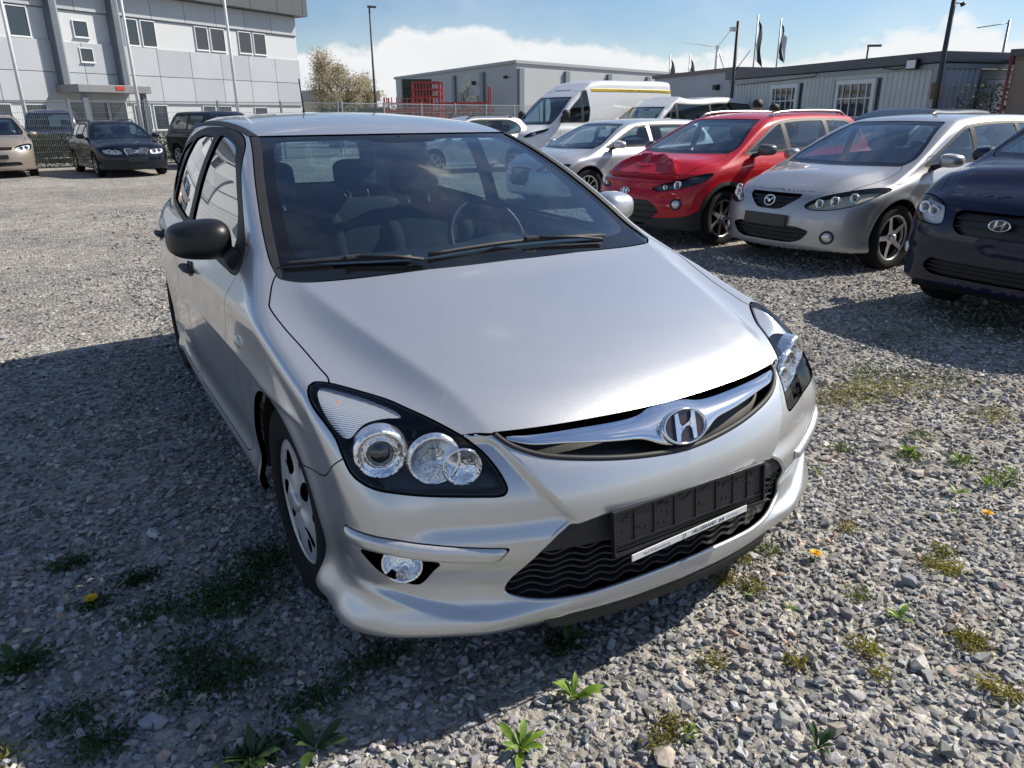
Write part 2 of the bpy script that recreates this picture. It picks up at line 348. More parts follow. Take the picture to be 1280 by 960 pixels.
def hero_extra(s, r, x, y, z):
    """bumper sculpture: proud nose panel, stepped fog recess above a wide lip"""
    fr = sstep((-.30-y)/.12)
    d = x-NR(z)
    r = r+.020*sstep((d+.004)/.030)*sstep((z-.47)/.06)*sstep((.725-z)/.03)*fr*sstep((.80-x)/.15)
    lip = .262+.085*sstep((x-.50)/.36)**2            # height of the lip's shelf, rising towards the corner
    w = sstep((x-.28)/.24)*sstep((.86-x)/.12)*sstep((-.40-y)/.16)
    r = r+.019*w*sstep((z-lip)/.030)*sstep((.44-z)/.10)
    r = r-.024*bump(z-.240, .07)*sstep((x-.40)/.20)*sstep((.93-x)/.08)*sstep((-.36-y)/.26)   # lower lip pushed out at the corners
    r = r-.024*bump(z-.235, .09)*sstep((y+.66)/.16)*sstep((-.27-y)/.06)*sstep((x-.74)/.10)   # skirt ahead of the wheel
    r = smax(r, .185+.034*sstep((x-.46)/.22)*sstep((-.30-y)/.15)-z, .012)
    return r
HERO = dict(
    nose=[(.16, -.77), (.20, -.825), (.235, -.852), (.30, -.850), (.40, -.862), (.50, -.868), (.57, -.862), (.63, -.838), (.69, -.795), (.74, -.745), (.80, -.66)],
    plan=[(0, 0), (.2, .010), (.4, .047), (.5, .080), (.64, .142), (.75, .200), (.80, .238), (.87, .32)],
    hood=[(-.85, .67), (-.78, .716), (-.70, .755), (-.6, .795), (-.4, .858), (-.2, .909), (0, .958), (.15, .997), (.3, 1.03), (.6, 1.06), (1.5, 1.02), (3, 1.02)],
    crown=[(-.85, .09), (-.68, .09), (-.2, .075), (.2, .055), (.6, .05), (3, .05)],
    crease=([(-.85, .47), (-.683, .50), (-.23, .615), (.22, .715), (.6, .78), (3, .85)], [(-.8, .26), (-.5, .50), (-.3, .66), (.05, .52), (.3, .20), (.6, .05), (3, .05)]), crease_w=.005, valley=1.15, valley_w=.062,
    sec=[(.16, .80), (.20, .838), (.235, .860), (.27, .858), (.31, .846), (.40, .850), (.55, .860), (.68, .870), (.78, .8775), (.84, .8805), (.875, .879), (.90, .870), (.93, .853), (.98, .826), (1.05, .79)],
    along=[(-.9, -.03), (-.5, -.02), (0, -.006), (.6, -.004), (1.5, .002), (2.2, -.012), (2.65, -.048), (3.0, -.11), (3.4, -.22)],
    flare=[(0, .315, .37, .010), (2.65, .315, .37, .012)],
    tail=[(.2, 3.26), (.45, 3.37), (.7, 3.36), (.9, 3.29), (1.1, 3.19)], tailc=.75,
    zb=.185,
    ws=[(.85, -.18), (.99, .10), (1.2, .535), (1.39, 1.0), (1.5, 1.30)], wsc=([.98, 1.39], [.29, .14]),
    roof=[(.8, 1.345), (1.0, 1.393), (1.2, 1.432), (1.5, 1.464), (1.9, 1.480), (2.3, 1.473), (2.7, 1.435), (3.0, 1.385), (3.3, 1.32)], roofc=.085,
    tum=[(.85, .845), (.95, .815), (1.1, .765), (1.25, .705), (1.38, .632), (1.5, .55)],
    cabal=[(.2, -.005), (1.0, .0), (1.5, .004), (2.0, -.008), (2.4, -.035), (2.8, -.085), (3.2, -.16)],
    gate=[(.8, 3.32), (1.0, 3.24), (1.2, 3.06), (1.4, 2.82)], gatec=.6,
    spine=(.45, 2.6), nph=264, ncap=160, nmid=120, k_roof=.06, k_belt=.03, k_sh=.045, k_fr=.05, extra=hero_extra)
# ------------------------------------------------------------------ generic car parts
def full(M):
    V, N, T = M; V2 = V*[-1, 1, 1]; N2 = N*[-1, 1, 1]
    return np.vstack([V, V2]), np.vstack([N, N2]), np.vstack([T, T[:, ::-1]+len(V)])
def other(M): V, N, T = M; return V*[-1, 1, 1], N*[-1, 1, 1], T[:, ::-1]
def join(*Ms):
    Ms = [m for m in Ms if len(m[2])]; o = 0; vs, ns, ts = [], [], []
    for V, N, T in Ms: vs.append(V); ns.append(N); ts.append(T+o); o += len(V)
    if not Ms: return np.zeros((0, 3)), np.zeros((0, 3)), np.zeros((0, 3), int)
    return np.vstack(vs), np.vstack(ns), np.vstack(ts)
def push(M, d): return M[0]-M[1]*d, M[1], M[2]
def border(M, depth, back=None):
    """wall running inwards from every free edge (not on the car's centre plane)"""
    V, N, T = M
    if not len(T): return M
    E = np.concatenate([T[:, [0, 1]], T[:, [1, 2]], T[:, [2, 0]]]); k = np.sort(E, 1); key = k[:, 0].astype(np.int64)*len(V)+k[:, 1]
    u, i, c = np.unique(key, return_index=True, return_counts=True); B = E[i[c == 1]]
    B = B[~((np.abs(V[B[:, 0], 0]) < 1e-4) & (np.abs(V[B[:, 1], 0]) < 1e-4))]
    if not len(B): return np.zeros((0, 3)), np.zeros((0, 3)), np.zeros((0, 3), int)
    a, b = V[B[:, 0]], V[B[:, 1]]; D0 = -N[B[:, 0]]*depth if back is None else np.broadcast_to(np.array(back)*depth, a.shape); D1 = -N[B[:, 1]]*depth if back is None else D0
    n = np.cross(D0, b-a); n /= np.maximum(np.linalg.norm(n, axis=1, keepdims=True), 1e-9); m = len(B)
    P = np.vstack([a, b, b+D1, a+D0]); i = np.arange(m); Tq = np.vstack([np.stack([i, i+3*m, i+2*m], 1), np.stack([i, i+2*m, i+m], 1)])
    return P, -np.vstack([n]*4), Tq
def fld(M, poly, co, cond=None, box=.08):
    V = M[0]; X = co(V); poly = np.asarray(poly, float); lo = poly.min(0)-box; hi = poly.max(0)+box
    m = np.all((X > lo) & (X < hi), 1)
    if cond is not None: m &= cond(V, M[1])
    d = np.full(len(V), .5)
    if m.any(): d[m] = sdf(poly, X[m])
    return d
def take(M, poly, co, cond=None, gap=.0022):
    """cut a panel out of M; returns panel, seam band, rest"""
    p, o = cut(M, fld(M, poly, co, cond)+gap)
    if gap <= 0: return p, None, o
    b, o = cut(o, fld(o, poly, co, cond)-gap)
    return p, b, o
def pobj(name, M, m, parent, n=True, label=None):
    if len(M[2]) == 0: return None
    o = link(name, npmesh(name, M[0], M[2], M[1] if n else None), m, parent)
    if label: o['label'] = label
    return o
XZ = lambda V: V[:, [0, 2]]
YZ = lambda V: V[:, [1, 2]]
XY = lambda V: V[:, [0, 1]]
def common_mats():
    M = dict(
        tyre=mat('tyre rubber', (.010, .010, .011), .85, var=.3, scale=14, bumps=.25, bscale=90, spec=.25),
        black=mat('black plastic', (.012, .012, .013), .42, var=.15, scale=20),
        trim=mat('matt black trim', (.02, .02, .021), .6, var=.15, scale=30, bumps=.08, bscale=500),
        gap=mat('panel gap shadow', (.004, .004, .004), .9),
        gloss=mat('black glass edge', (.006, .006, .007), .07),
        chrome=mat('chrome', (.82, .83, .85), .06, 1.),
        refl=mat('lamp reflector', (.94, .95, .97), .07, .93, bumps=.55, bscale=70),
        alloy=mat('alloy silver', (.62, .63, .65), .34, .85, var=.12, scale=25),
        cover=mat('wheel cover silver', (.60, .61, .63), .36, .5, var=.15, scale=16),
        glass=glass('window glass', (.52, .64, .66)),
        wind=glass('windscreen glass', (.58, .74, .80), 0., 1.9),
        dark=glass('tinted glass', (.30, .36, .37)),
        lens=glass('lamp lens', (.97, .98, .985), 0., .75),
        amber=mat('amber lens', (.65, .20, .03), .15, coat=1.),
        red=mat('red lens', (.35, .01, .01), .12, coat=1.),
        seat=mat('dark seat cloth', (.022, .024, .028), .9, var=.2, scale=40, bumps=.2, bscale=400),
        dash=mat('dash plastic', (.022, .023, .025), .55, var=.15, scale=30, bumps=.1, bscale=600),
        plate=mat('plate holder plastic', (.014, .014, .016), .33, var=.2, scale=60),
        white=mat('white print', (.78, .79, .78), .4, var=.04, scale=30),
        ink=mat('black print', (.02, .02, .02), .5))
    return M
CM = common_mats()
def text_obj(name, s, size, M, m, parent, ext=.0006, align='CENTER', shear=0., font_w=1.):
    c = bpy.data.curves.new(name, 'FONT'); c.body = s; c.size = size; c.extrude = ext; c.align_x = align; c.align_y = 'CENTER'; c.shear = shear; c.space_character = font_w
    o = bpy.data.objects.new(name, c); COL.objects.link(o)
    dg = bpy.context.evaluated_depsgraph_get(); me = bpy.data.meshes.new_from_object(o.evaluated_get(dg)); bpy.data.objects.remove(o); bpy.data.curves.remove(c)
    me.transform(M); return link(name, me, m, parent)
def disc_cut(r0, r1, holes, dome, nr=26, na=150):
    """round sheet with holes: holes(x,y)<0 is removed; dome(r) height"""
    r = np.linspace(r0, r1, nr); a = np.linspace(0, 2*np.pi, na, endpoint=False); rr, aa = np.meshgrid(r, a, indexing='ij')
    V = np.stack([rr*np.cos(aa), rr*np.sin(aa), dome(rr, aa)], -1).reshape(-1, 3); idx = np.arange(nr*na).reshape(nr, na); j = np.roll(idx, -1, 1)
    T = np.vstack([np.stack([idx[:-1], idx[1:], j[1:]], -1).reshape(-1, 3), np.stack([idx[:-1], j[1:], j[:-1]], -1).reshape(-1, 3)])
    N = np.zeros_like(V); fn = np.cross(V[T[:, 1]]-V[T[:, 0]], V[T[:, 2]]-V[T[:, 0]])
    for k in range(3): np.add.at(N, T[:, k], fn)
    N /= np.maximum(np.linalg.norm(N, axis=1, keepdims=True), 1e-12)
    _, M = cut((V, N, T), holes(V[:, 0], V[:, 1])); return M
def wheel(parent, x, y, r, w, style='cover', side=1, rim=.75, steer=0., q=1.):
    """tyre, rim or wheel cover as one wheel part with sub-parts; axle along x, outer face towards side*x"""
    M = Matrix.Translation((x, y, r)) @ Matrix.Rotation(steer, 4, 'Z') @ Matrix.Rotation(side*math.pi/2, 4, 'Y')
    n = int(48*q); rr = r*rim
    t = MB(); hw = w/2
    t.lathe([(rr*.97, -hw*.8), (rr*1.02, -hw*.95), (r*.93, -hw), (r*.985, -hw*.86), (r, -hw*.6), (r, hw*.6), (r*.985, hw*.84), (r*.95, hw*.97), (r*.88, hw*1.02), (rr*1.06, hw*.98), (rr*1.01, hw*.9), (rr*.97, hw*.72)], M, n)
    root = t.build('wheel', CM['tyre'], parent)
    if q > .8:
        g = MB()
        for k in range(4): g.lathe([(r*1.0015, -hw*.52+hw*.345*k-.004), (r*1.0025, -hw*.52+hw*.345*k), (r*1.0015, -hw*.52+hw*.345*k+.004)], M, n)
        g.build('tread_groove', CM['gap'], root)
    b = MB(); b.lathe([(rr*.985, -hw*.7), (rr*.93, -hw*.6), (rr*.92, hw*.2), (0.02, hw*.15)], M, n); b.build('dark_backing', mat('wheel backing shade', (.012, .012, .013), .7, metal=.3), root)  # dark disc closes the wheel, painting in the shade behind the openings
    lip = MB(); lip.lathe([(rr*.90, hw*.3), (rr*.955, hw*.74), (rr*.985, hw*.86), (rr*1.0, hw*.84), (rr*1.0, hw*.6)], M, n); lip.build('rim', CM['alloy'] if style != 'cover' else CM['cover'], root)
    R1 = rr*.975
    if style == 'cover':
        def holes(px, py):
            a = np.arctan2(py, px); q_ = np.hypot(px, py)/R1; d = np.full(len(px), 9.)
            for k in range(5):
                c = k*2*np.pi/5+.3
                da = (a-c+np.pi) % (2*np.pi)-np.pi
                e = np.sqrt(((q_-.66)/.20)**2+((da-.30*(q_-.5))*q_/.135)**2)-1; d = np.minimum(d, e)
                db = (a-c-.66+np.pi) % (2*np.pi)-np.pi
                e = np.sqrt(((q_-.74)/.115)**2+((db-.2*(q_-.5))*q_/.075)**2)-1; d = np.minimum(d, e)
            return d
        dm = lambda q_, a: hw*(.80+.10*np.cos(q_/R1*1.5))+.008*np.cos(5*(a-.3)-1.2*q_/R1)*np.sin(np.pi*np.clip(q_/R1, 0, 1))
    else:
        ns = {'five': 5, 'ten': 10, 'six': 6, 'seven': 7, 'eight': 8}[style]
        def holes(px, py):
            a = np.arctan2(py, px); q_ = np.hypot(px, py)/R1
            da = (a*ns/(2*np.pi)+.25) % 1.; s = np.abs(da-.5)*2*np.pi/ns*q_/1.            # distance-like from the middle of the gap
            wsp = (.5*2*np.pi/ns)*q_-(.115 if ns < 8 else .055)*(1.25-.45*q_)
            return np.maximum(np.maximum(s-wsp, .33-q_), q_-.92)
        dm = lambda q_, a: hw*(.62+.16*(q_/R1)**2)
    V, N, T = disc_cut(.01, R1, holes, dm, int(26*q), int(150*q)); Mw = np.array(M)
    Vw = V@Mw[:3, :3].T+Mw[:3, 3]; Nw = N@Mw[:3, :3].T
    Bv, Bn, Bt = border((V, N, T), .02); Bv = Bv@Mw[:3, :3].T+Mw[:3, 3]; Bn = Bn@Mw[:3, :3].T
    D = join((Vw, Nw, T), (Bv, Bn, Bt))
    pobj('wheel_cover' if style == 'cover' else 'spokes', D, CM['cover'] if style == 'cover' else CM['alloy'], root)
    c = MB(); c.lathe([(.033, hw*.75), (.033, hw*.98), (.026, hw*1.03), (.001, hw*1.04)], M, 20); c.build('hub_cap', CM['cover'] if style == 'cover' else CM['alloy'], root)
    return root
def seat(parent, x, y, z0=.33, tilt=R(14), h=.62, rear=False, w=.5):
    """front seat: cushion, backrest with side bolsters, headrest on two posts"""
    b = MB()
    def pad(cx, cy, cz, dx, dy, dz, rx, n=10):
        M = Matrix.Translation((cx, cy, cz)) @ Matrix.Rotation(rx, 4, 'X')
        def fn(u, v):
            a = u*2*math.pi; p = (v-.5)*math.pi; ce = lambda t: math.copysign(abs(math.cos(t))**.45, math.cos(t)); se = lambda t: math.copysign(abs(math.sin(t))**.45, math.sin(t))
            return M @ Vector((dx/2*ce(a)*ce(p), dy/2*se(a)*ce(p), dz/2*se(p)))
        b.grid(fn, 2*n, n)
    pad(x, y, z0, w, .50, .16, R(8))
    root = b.build('seat', CM['seat'], parent)
    b = MB(); pad(x, y+.27, z0+.33, w*.96, .17, h, -tilt)
    for s in (-1, 1): pad(x+s*w*.42, y+.25, z0+.30, .09, .2, h*.8, -tilt)
    b.build('backrest', CM['seat'], root)
    b = MB(); pad(x, y+.27+.40*math.sin(tilt)+.05, z0+.33+h/2+.12, .27, .11, .19, -tilt*.6); b.build('headrest', CM['seat'], root)
    for s in (-1, 1):
        b = MB(); b.tube([(x+s*.06, y+.27+.28*math.sin(tilt), z0+.33+h/2-.06), (x+s*.06, y+.27+.4*math.sin(tilt)+.04, z0+.33+h/2+.09)], .006, 6); b.build('headrest_post', CM['chrome'], root)
    return root
def steering(parent, x, y, z, r=.185, tilt=R(62)):
    M = Matrix.Translation((x, y, z)) @ Matrix.Rotation(tilt, 4, 'X')
    b = MB(); P = [M @ Vector((r*math.cos(a), r*math.sin(a), 0)) for a in np.linspace(0, 2*math.pi, 33)]; b.tube(P, .015, 8, caps=False)
    o = b.build('steering_wheel', CM['black'], parent)
    b = MB(); b.lathe([(.001, .03), (.06, .028), (.075, .01), (.06, -.03)], M, 20)
    for a in (0, math.pi, -math.pi/2): b.tube([M @ Vector((.05*math.cos(a), .05*math.sin(a), 0)), M @ Vector((r*math.cos(a), r*math.sin(a), 0))], [.025, .014], 6, flat=.5)
    b.build('steering_hub', CM['black'], o); return o
def mirror_shell(parent, c, d, m, foot, side, name='door_mirror', q=1.):
    """wing mirror: domed housing, mirror glass behind, arm to the door. c centre, d size, foot = point on the door"""
    b = MB(); n = int(22*q)
    def fn(u, v):
        a = u*2*math.pi; p = (v-.5)*math.pi; e = .66
        ce = lambda t: math.copysign(abs(math.cos(t))**e, math.cos(t)); se = lambda t: math.copysign(abs(math.sin(t))**e, math.sin(t))
        lx = ce(p)*ce(a); lz = ce(p)*se(a); ly = math.sin(p)
        ly = -abs(ly)**.8 if ly < 0 else ly*.30                      # domed nose, flat back
        k = .80+.20*(-lx*side*.5+.5)                                 # tapers to the outer end
        return Vector((c[0]+d[0]/2*lx, c[1]+d[1]/2*ly*1.4+.02*lx*side, c[2]+d[2]/2*lz*k))
    b.grid(fn, 2*n, n); o = b.build(name, m, parent)
    g = MB(); M = Matrix.Translation((c[0], c[1]+d[1]*.17+.004, c[2])) @ Matrix.Rotation(-math.pi/2, 4, 'X')
    g.prism([(d[0]*.40*math.copysign(abs(math.cos(t))**.7, math.cos(t)), d[2]*.37*math.copysign(abs(math.sin(t))**.7, math.sin(t))) for t in np.linspace(0, 2*math.pi, 28, endpoint=False)], M, 0, .004); g.build('mirror_glass', CM['chrome'], o)
    a = MB(); a.tube([Vector(foot), Vector(foot)*.55+Vector((c[0]-side*d[0]*.38, c[1], c[2]-d[2]*.22))*.45, Vector((c[0]-side*d[0]*.3, c[1]-.005, c[2]-d[2]*.2))], [d[2]*.26, d[2]*.2, d[2]*.24], 12, flat=.8); a.build('mirror_arm', CM['trim'], o)
    return o
def offset_strip(S, pts, w, off, m, name, parent, h=.004):
    """band lying on the skin along 3D points"""
    pts = np.array(pts); P = snap(S, pts); N = S.grad(P); t = np.gradient(P, axis=0); t /= np.linalg.norm(t, axis=1, keepdims=True); B = np.cross(N, t)
    b = MB(); n = len(P); V = []
    for i in range(n):
        for (s, k) in ((-1, -.5), (-1, 1), (-.6, 1.3), (.6, 1.3), (1, 1), (1, -.5)): V.append(P[i]+B[i]*s*w/2+N[i]*(off+h*k))
    F = [(i*6+k, i*6+k+1, (i+1)*6+k+1, (i+1)*6+k) for i in range(n-1) for k in range(5)]
    b.add(V, F, True); return b.build(name, m, parent)
def snap(S, P, it=6):
    P = np.array(P, float)
    for _ in range(it): P = P-S.grad(P)*S.f(P)[..., None]*.9
    return P
def place_on(S, p, roll=0.):
    """frame on the skin: z out along the normal, x horizontal"""
    p = snap(S, np.array(p)[None])[0]; n = S.grad(p[None])[0]; z = Vector(n); x = Vector((0, 0, 1)).cross(z).normalized(); y = z.cross(x)
    M = Matrix((x, y, z)).transposed().to_4x4(); return Matrix.Translation(p) @ M @ Matrix.Rotation(roll, 4, 'Z')
def h_badge(parent, M, w, h, name='badge', q=24, depth=.006):
    """oval ring round a slanted letter H"""
    ring = MB(); a = np.linspace(0, 2*math.pi, q, endpoint=False); e = lambda k, z: [M @ Vector((w/2*k*math.cos(t), h/2*k*math.sin(t), z)) for t in a]
    L = [e(1.0, -.006), e(1.0, depth*.4), e(.965, depth), e(.90, depth), e(.85, depth*.4), e(.85, -.006)]; V = [p for l in L for p in l]
    ring.add(V, [(i*q+k, i*q+(k+1) % q, (i+1)*q+(k+1) % q, (i+1)*q+k) for i in range(5) for k in range(q)], True)
    o = ring.build(name, CM['chrome'], parent)
    bk = MB(); bk.add(e(.87, depth*.15), [tuple(range(q))]); bk.build('badge_field', mat('badge field', (.035, .02, .02), .12, metal=.3, coat=1.), o)
    H = MB(); k = w*.5; hh = h*.5
    left = [(-.52, -.70), (-.36, -.74), (-.30, -.40), (-.16, -.14), (-.18, .06), (-.24, .20), (-.22, .78), (-.38, .74), (-.44, .2)]
    right = [(-a_, -b_) for a_, b_ in left]
    link_ = [(-.22, -.24), (-.02, -.02), (.24, .02), (.26, .26), (.20, .22), (.02, .10), (-.24, -.02)]
    for poly in (left, right, link_):
        H.prism([(p[0]*k*.98+.10*p[1]*k*.3, p[1]*hh) for p in poly], M, depth*.1, depth*.9)
    H.build('badge_letter', CM['chrome'], o)
    return o
# ------------------------------------------------------------------ the silver estate car in front
def cuts(S, rest, spec): pass
def build_hero():
    S = Shape(HERO); car = thing('hatchback_car', (0, 0, 0), 0, 'silver compact hatchback with black door mirror and chrome winged grille, parked alone on gravel', 'car')
    SV = paint('silver metallic paint', (.60, .612, .625), metal=.72, rough=.34, flake=.06, dust=.05)
    rest = S.skin(1.0); seams = []
    Q = lambda V: np.stack([-.52*np.abs(V[:, 0])-.855*V[:, 1], V[:, 2]], 1)
    q = lambda L: [(-.52*abs(a)-.855*b, c) for a, b, c in L]
    front = lambda V, N: V[:, 1] < 0
    qh = lambda L: [(.828*abs(a)+.561*b, -.37*abs(a)+.546*b+.749*c) for a, b, c in L]
    QH = lambda V: np.stack([.828*np.abs(V[:, 0])+.561*V[:, 1], -.37*np.abs(V[:, 0])+.546*V[:, 1]+.749*V[:, 2]], 1)
    # wheel arches
    for ay in (0, 2.65):
        rr = np.hypot(rest[0][:, 1]-ay, rest[0][:, 2]-.325)-.354
        rr = np.where(rest[0][:, 0] > .55, rr, .5); inn, rest = cut(rest, rr)
    low = rest[0][:, 2]-.19; und, rest = cut(rest, np.where(rest[1][:, 2] < -.5, low-.02, .5))
    # lamps
    HLp = crom(qh([(-.830, -.312, .801), (-.812, -.304, .805), (-.777, -.327, .801), (-.73, -.38, .790), (-.677, -.449, .777), (-.647, -.505, .766), (-.611, -.568, .750), (-.567, -.64, .724), (-.531, -.674, .689), (-.511, -.716, .653), (-.5, -.744, .617),
                   (-.503, -.749, .599), (-.520, -.746, .593), (-.573, -.721, .595), (-.647, -.684, .600), (-.724, -.651, .613), (-.784, -.614, .627), (-.817, -.567, .651), (-.825, -.526, .689), (-.827, -.492, .721), (-.835, -.448, .744), (-.844, -.390, .768), (-.843, -.345, .788)]), 5, True)
    hl, b, rest = take(rest, HLp, QH, lambda V, N: (V[:, 1] < -.2) & (V[:, 2] > .5), .003); seams.append(b)
    # upper grille mouth
    GR = crom([(0, .623), (.07, .626), (.18, .636), (.288, .650), (.386, .666), (.437, .681), (.470, .697), (.49, .715), (.497, .727)], 6)
    GRt = crom([(.497, .727), (.412, .727), (.329, .727), (.217, .727), (.095, .726), (0, .7255)], 5)
    GRp = np.vstack([GR, GRt[1:], [(-.1, .7255), (-.1, .623)]])
    gm, _, rest = take(rest, GRp, XZ, lambda V, N: (V[:, 1] < -.5), 0)
    # lower intake
    INp = np.vstack([crom([(0, .531), (.176, .529), (.269, .524), (.345, .511), (.379, .497), (.413, .476), (.465, .420), (.503, .350), (.512, .322), (.498, .303), (.46, .288), (.40, .279), (.317, .277), (.248, .279), (.148, .282), (0, .284)], 6), [(-.1, .284), (-.1, .531)]])
    im, _, rest = take(rest, INp, XZ, lambda V, N: V[:, 1] < -.5, 0)
    FGp = crom(q([(-.822, -.59, .465), (-.808, -.615, .432), (-.783, -.634, .402), (-.742, -.646, .374), (-.709, -.659, .361), (-.695, -.671, .370), (-.676, -.695, .410), (-.667, -.711, .437), (-.718, -.686, .452), (-.767, -.656, .465)]), 5, True)
    fg, _, rest = take(rest, FGp, Q, lambda V, N: (V[:, 1] < -.3), 0)
    TRp = crom(q([(-.837, -.533, .506), (-.821, -.597, .514), (-.78, -.646, .510), (-.715, -.684, .494), (-.648, -.72, .482), (-.58, -.754, .473), (-.522, -.78, .466), (-.517, -.781, .458), (-.54, -.768, .430), (-.58, -.751, .430), (-.65, -.72, .438), (-.718, -.686, .450), (-.767, -.656, .463), (-.817, -.603, .471), (-.834, -.55, .474)]), 4, True)
    tr, b, rest = take(rest, TRp, Q, lambda V, N: V[:, 1] < -.3, .0015); seams.append(b)
    LPp = rpoly([(-.2, .236), (.36, .236), (.45, .200), (.47, .15), (-.2, .15)], .02)
    lp, _, rest = take(rest, LPp, XZ, lambda V, N: V[:, 1] < -.6, 0)
    # windows, roof mouldings
    WSp = np.vstack([[(-.1, .985), (0, .985)], crom([(.30, .982), (.60, .972), (.735, .975), (.752, .995), (.745, 1.045), (.718, 1.136), (.67, 1.252), (.601, 1.369), (.585, 1.379), (.565, 1.381), (.33, 1.383), (0, 1.384)], 5), [(-.1, 1.384)]])
    wcond = lambda V, N: (V[:, 1] > -.05) & (V[:, 1] < 1.3) & (V[:, 2] > .93)
    wsg, b, rest = take(rest, WSp, XZ, wcond, .002); seams.append(b)
    RDp = [(.585, 1.02), (.60, 1.2), (.60, 1.8), (.575, 2.4), (.535, 2.75), (.51, 2.75), (.548, 2.4), (.571, 1.8), (.570, 1.2), (.562, 1.05)]
    rd, _, rest = take(rest, crom(RDp, 4, True), XY, lambda V, N: V[:, 2] > 1.25, 0)
    DLO = crom([(.44, .990), (.60, 1.118), (.80, 1.245), (1.02, 1.352), (1.30, 1.402), (1.70, 1.412), (2.1, 1.398), (2.45, 1.355), (2.68, 1.285), (2.76, 1.20), (2.72, 1.125), (2.5, 1.065), (2.2, 1.025), (1.6, .988), (1.0, .967), (.6, .955), (.46, .957)], 6, True)
    sc = lambda V, N: (V[:, 0] > .4) & (V[:, 2] > .9)
    dlo, b, rest = take(rest, DLO, YZ, sc, .0015); seams.append(b)
    W1 = rpoly([(.60, 1.000), (.70, 1.135), (.88, 1.245), (1.08, 1.342), (1.30, 1.372), (1.475, 1.384), (1.505, 1.005), (1.0, .990), (.68, .985)], .045)
    W2 = rpoly([(1.60, 1.012), (1.575, 1.375), (1.9, 1.375), (2.12, 1.355), (2.24, 1.22), (2.28, 1.055)], .045)
    W3 = rpoly([(2.34, 1.07), (2.30, 1.21), (2.19, 1.345), (2.42, 1.318), (2.60, 1.255), (2.68, 1.195), (2.64, 1.135)], .03)
    panes = []
    for wp in (W1, W2, W3):
        g, _, dlo = take(dlo, wp, YZ, sc, 0); panes.append(g)
    RWp = resample([(-.2, 1.03), (.60, 1.03), (.56, 1.2), (.48, 1.345), (-.2, 1.365)], rnd=1)
    rw, b, rest = take(rest, RWp, XZ, lambda V, N: (V[:, 1] > 2.6) & (N[:, 1] > .2), .002); seams.append(b)
    TLp = resample([(2.98, .76), (3.45, .76), (3.45, 1.08), (3.02, 1.06)], rnd=1)
    tl, b, rest = take(rest, TLp, YZ, lambda V, N: V[:, 0] > .5, .002); seams.append(b)
    # doors, bonnet, bumper
    for i, dp in enumerate(([(.44, .95), (.52, .80), (.545, .55), (.52, .30), (.56, .275), (1.50, .275), (1.56, .30), (1.575, .95), (1.575, 1.05), (.44, 1.05)], [(1.59, 1.08), (1.59, .30), (1.62, .275), (2.15, .275), (2.24, .42), (2.34, .62), (2.44, .74), (2.46, .90), (2.42, 1.10)])):
        dp = rpoly(dp, .05)
        dr, b, rest = take(rest, dp, YZ, lambda V, N: (V[:, 0] > .6) & (V[:, 2] < 1.06) & (V[:, 2] > .25), .002); seams.append(b)
        for s, Mm in ((1, dr), (-1, other(dr))):
            o = pobj('door', join(Mm, border(Mm, .012)), SV, car)
            hy, hz = ((1.17, .868), (2.12, .895))[i]
            Mh = place_on(S, (s*.88, hy, hz)); hb = MB(); w = .10
            pts = [Mh @ Vector((k*w*s, .0, .006+.018*(1-(k*1.0)**4))) for k in np.linspace(-1, 1, 11)]; hb.tube(pts, [.010]+[.015]*9+[.010], 10, flat=.62)
            hd = hb.build('door_handle', CM['trim'] if True else SV, o)
            cup = MB(); cup.lathe([(.001, .001), (.036, .0015), (.041, .0030), (.045, .0015)], Mh @ Matrix.Diagonal((1.5, .72, 1, 1)), 24); cup.build('handle_cup', CM['trim'], o)
    HDp = np.vstack([[(-.1, -.7565), (0, -.7565)], crom([(.095, -.752), (.217, -.741), (.329, -.724), (.412, -.704), (.493, -.678), (.53, -.658), (.570, -.640)], 4), crom([(.605, -.63), (.69, -.49), (.75, -.41), (.783, -.35), (.775, -.295), (.780, -.247), (.792, -.124), (.805, -.031), (.816, .086), (.805, .129), (.776, .20), (.752, .237)], 4), crom([(.69, .196), (.633, .174), (.509, .152), (.378, .134), (.212, .120), (0, .116)], 4), [(-.1, .116)]])
    hood, b, rest = take(rest, HDp, XY, lambda V, N: (V[:, 2] > .66) & (V[:, 1] < .6) & (N[:, 2] > .15), .0025); seams.append(b)
    bp = [(-.20, .10), (-.20, .553), (-.284, .568), (-.345, .576), (-.385, .582), (-.43, .597), (-.471, .626), (-.54, .69), (-.66, .82), (-1.2, .82), (-1.2, .1)]
    # bumper is everything ahead of the arch and below the lamp line; the gap runs from the arch to the lamp
    bmp, b, rest = take(rest, bp, YZ, lambda V, N: V[:, 1] < -.1, .0018); seams.append(b)
    body = rest
    ob = pobj('body', full(join(body, border(body, .02))), SV, car)
    pobj('front_bumper', full(join(bmp, border(bmp, .018))), SV, car)
    pobj('bonnet', full(join(hood, border(hood, .012))), SV, car)
    pobj('panel_gap', full(push(join(*[x for x in seams if x is not None]), .009)), CM['gap'], ob)
    # strips
    for s in (1, -1):
        dd = -fld(tr, TRp, Q, box=.3); M_ = (tr[0]+tr[1]*(.013*np.clip(dd/.0075, 0, 1))[:, None], tr[1], tr[2]); M_ = M_ if s > 0 else other(M_); M_ = join(M_, border(M_, .006)); pobj('bumper_strip', M_, SV, car, n=False)
        M_ = rd if s > 0 else other(rd); pobj('roof_moulding', push(M_, -.001), CM['trim'], car)
        M_ = dlo if s > 0 else other(dlo); pobj('window_frame', join(push(M_, -.001), border(M_, .02)), CM['trim'], car)
        for g in panes:
            M_ = g if s > 0 else other(g); pobj('side_window', push(M_, .006), CM['glass'], car)
        M_ = tl if s > 0 else other(tl); pobj('tail_light', push(M_, -.002), CM['red'], car)
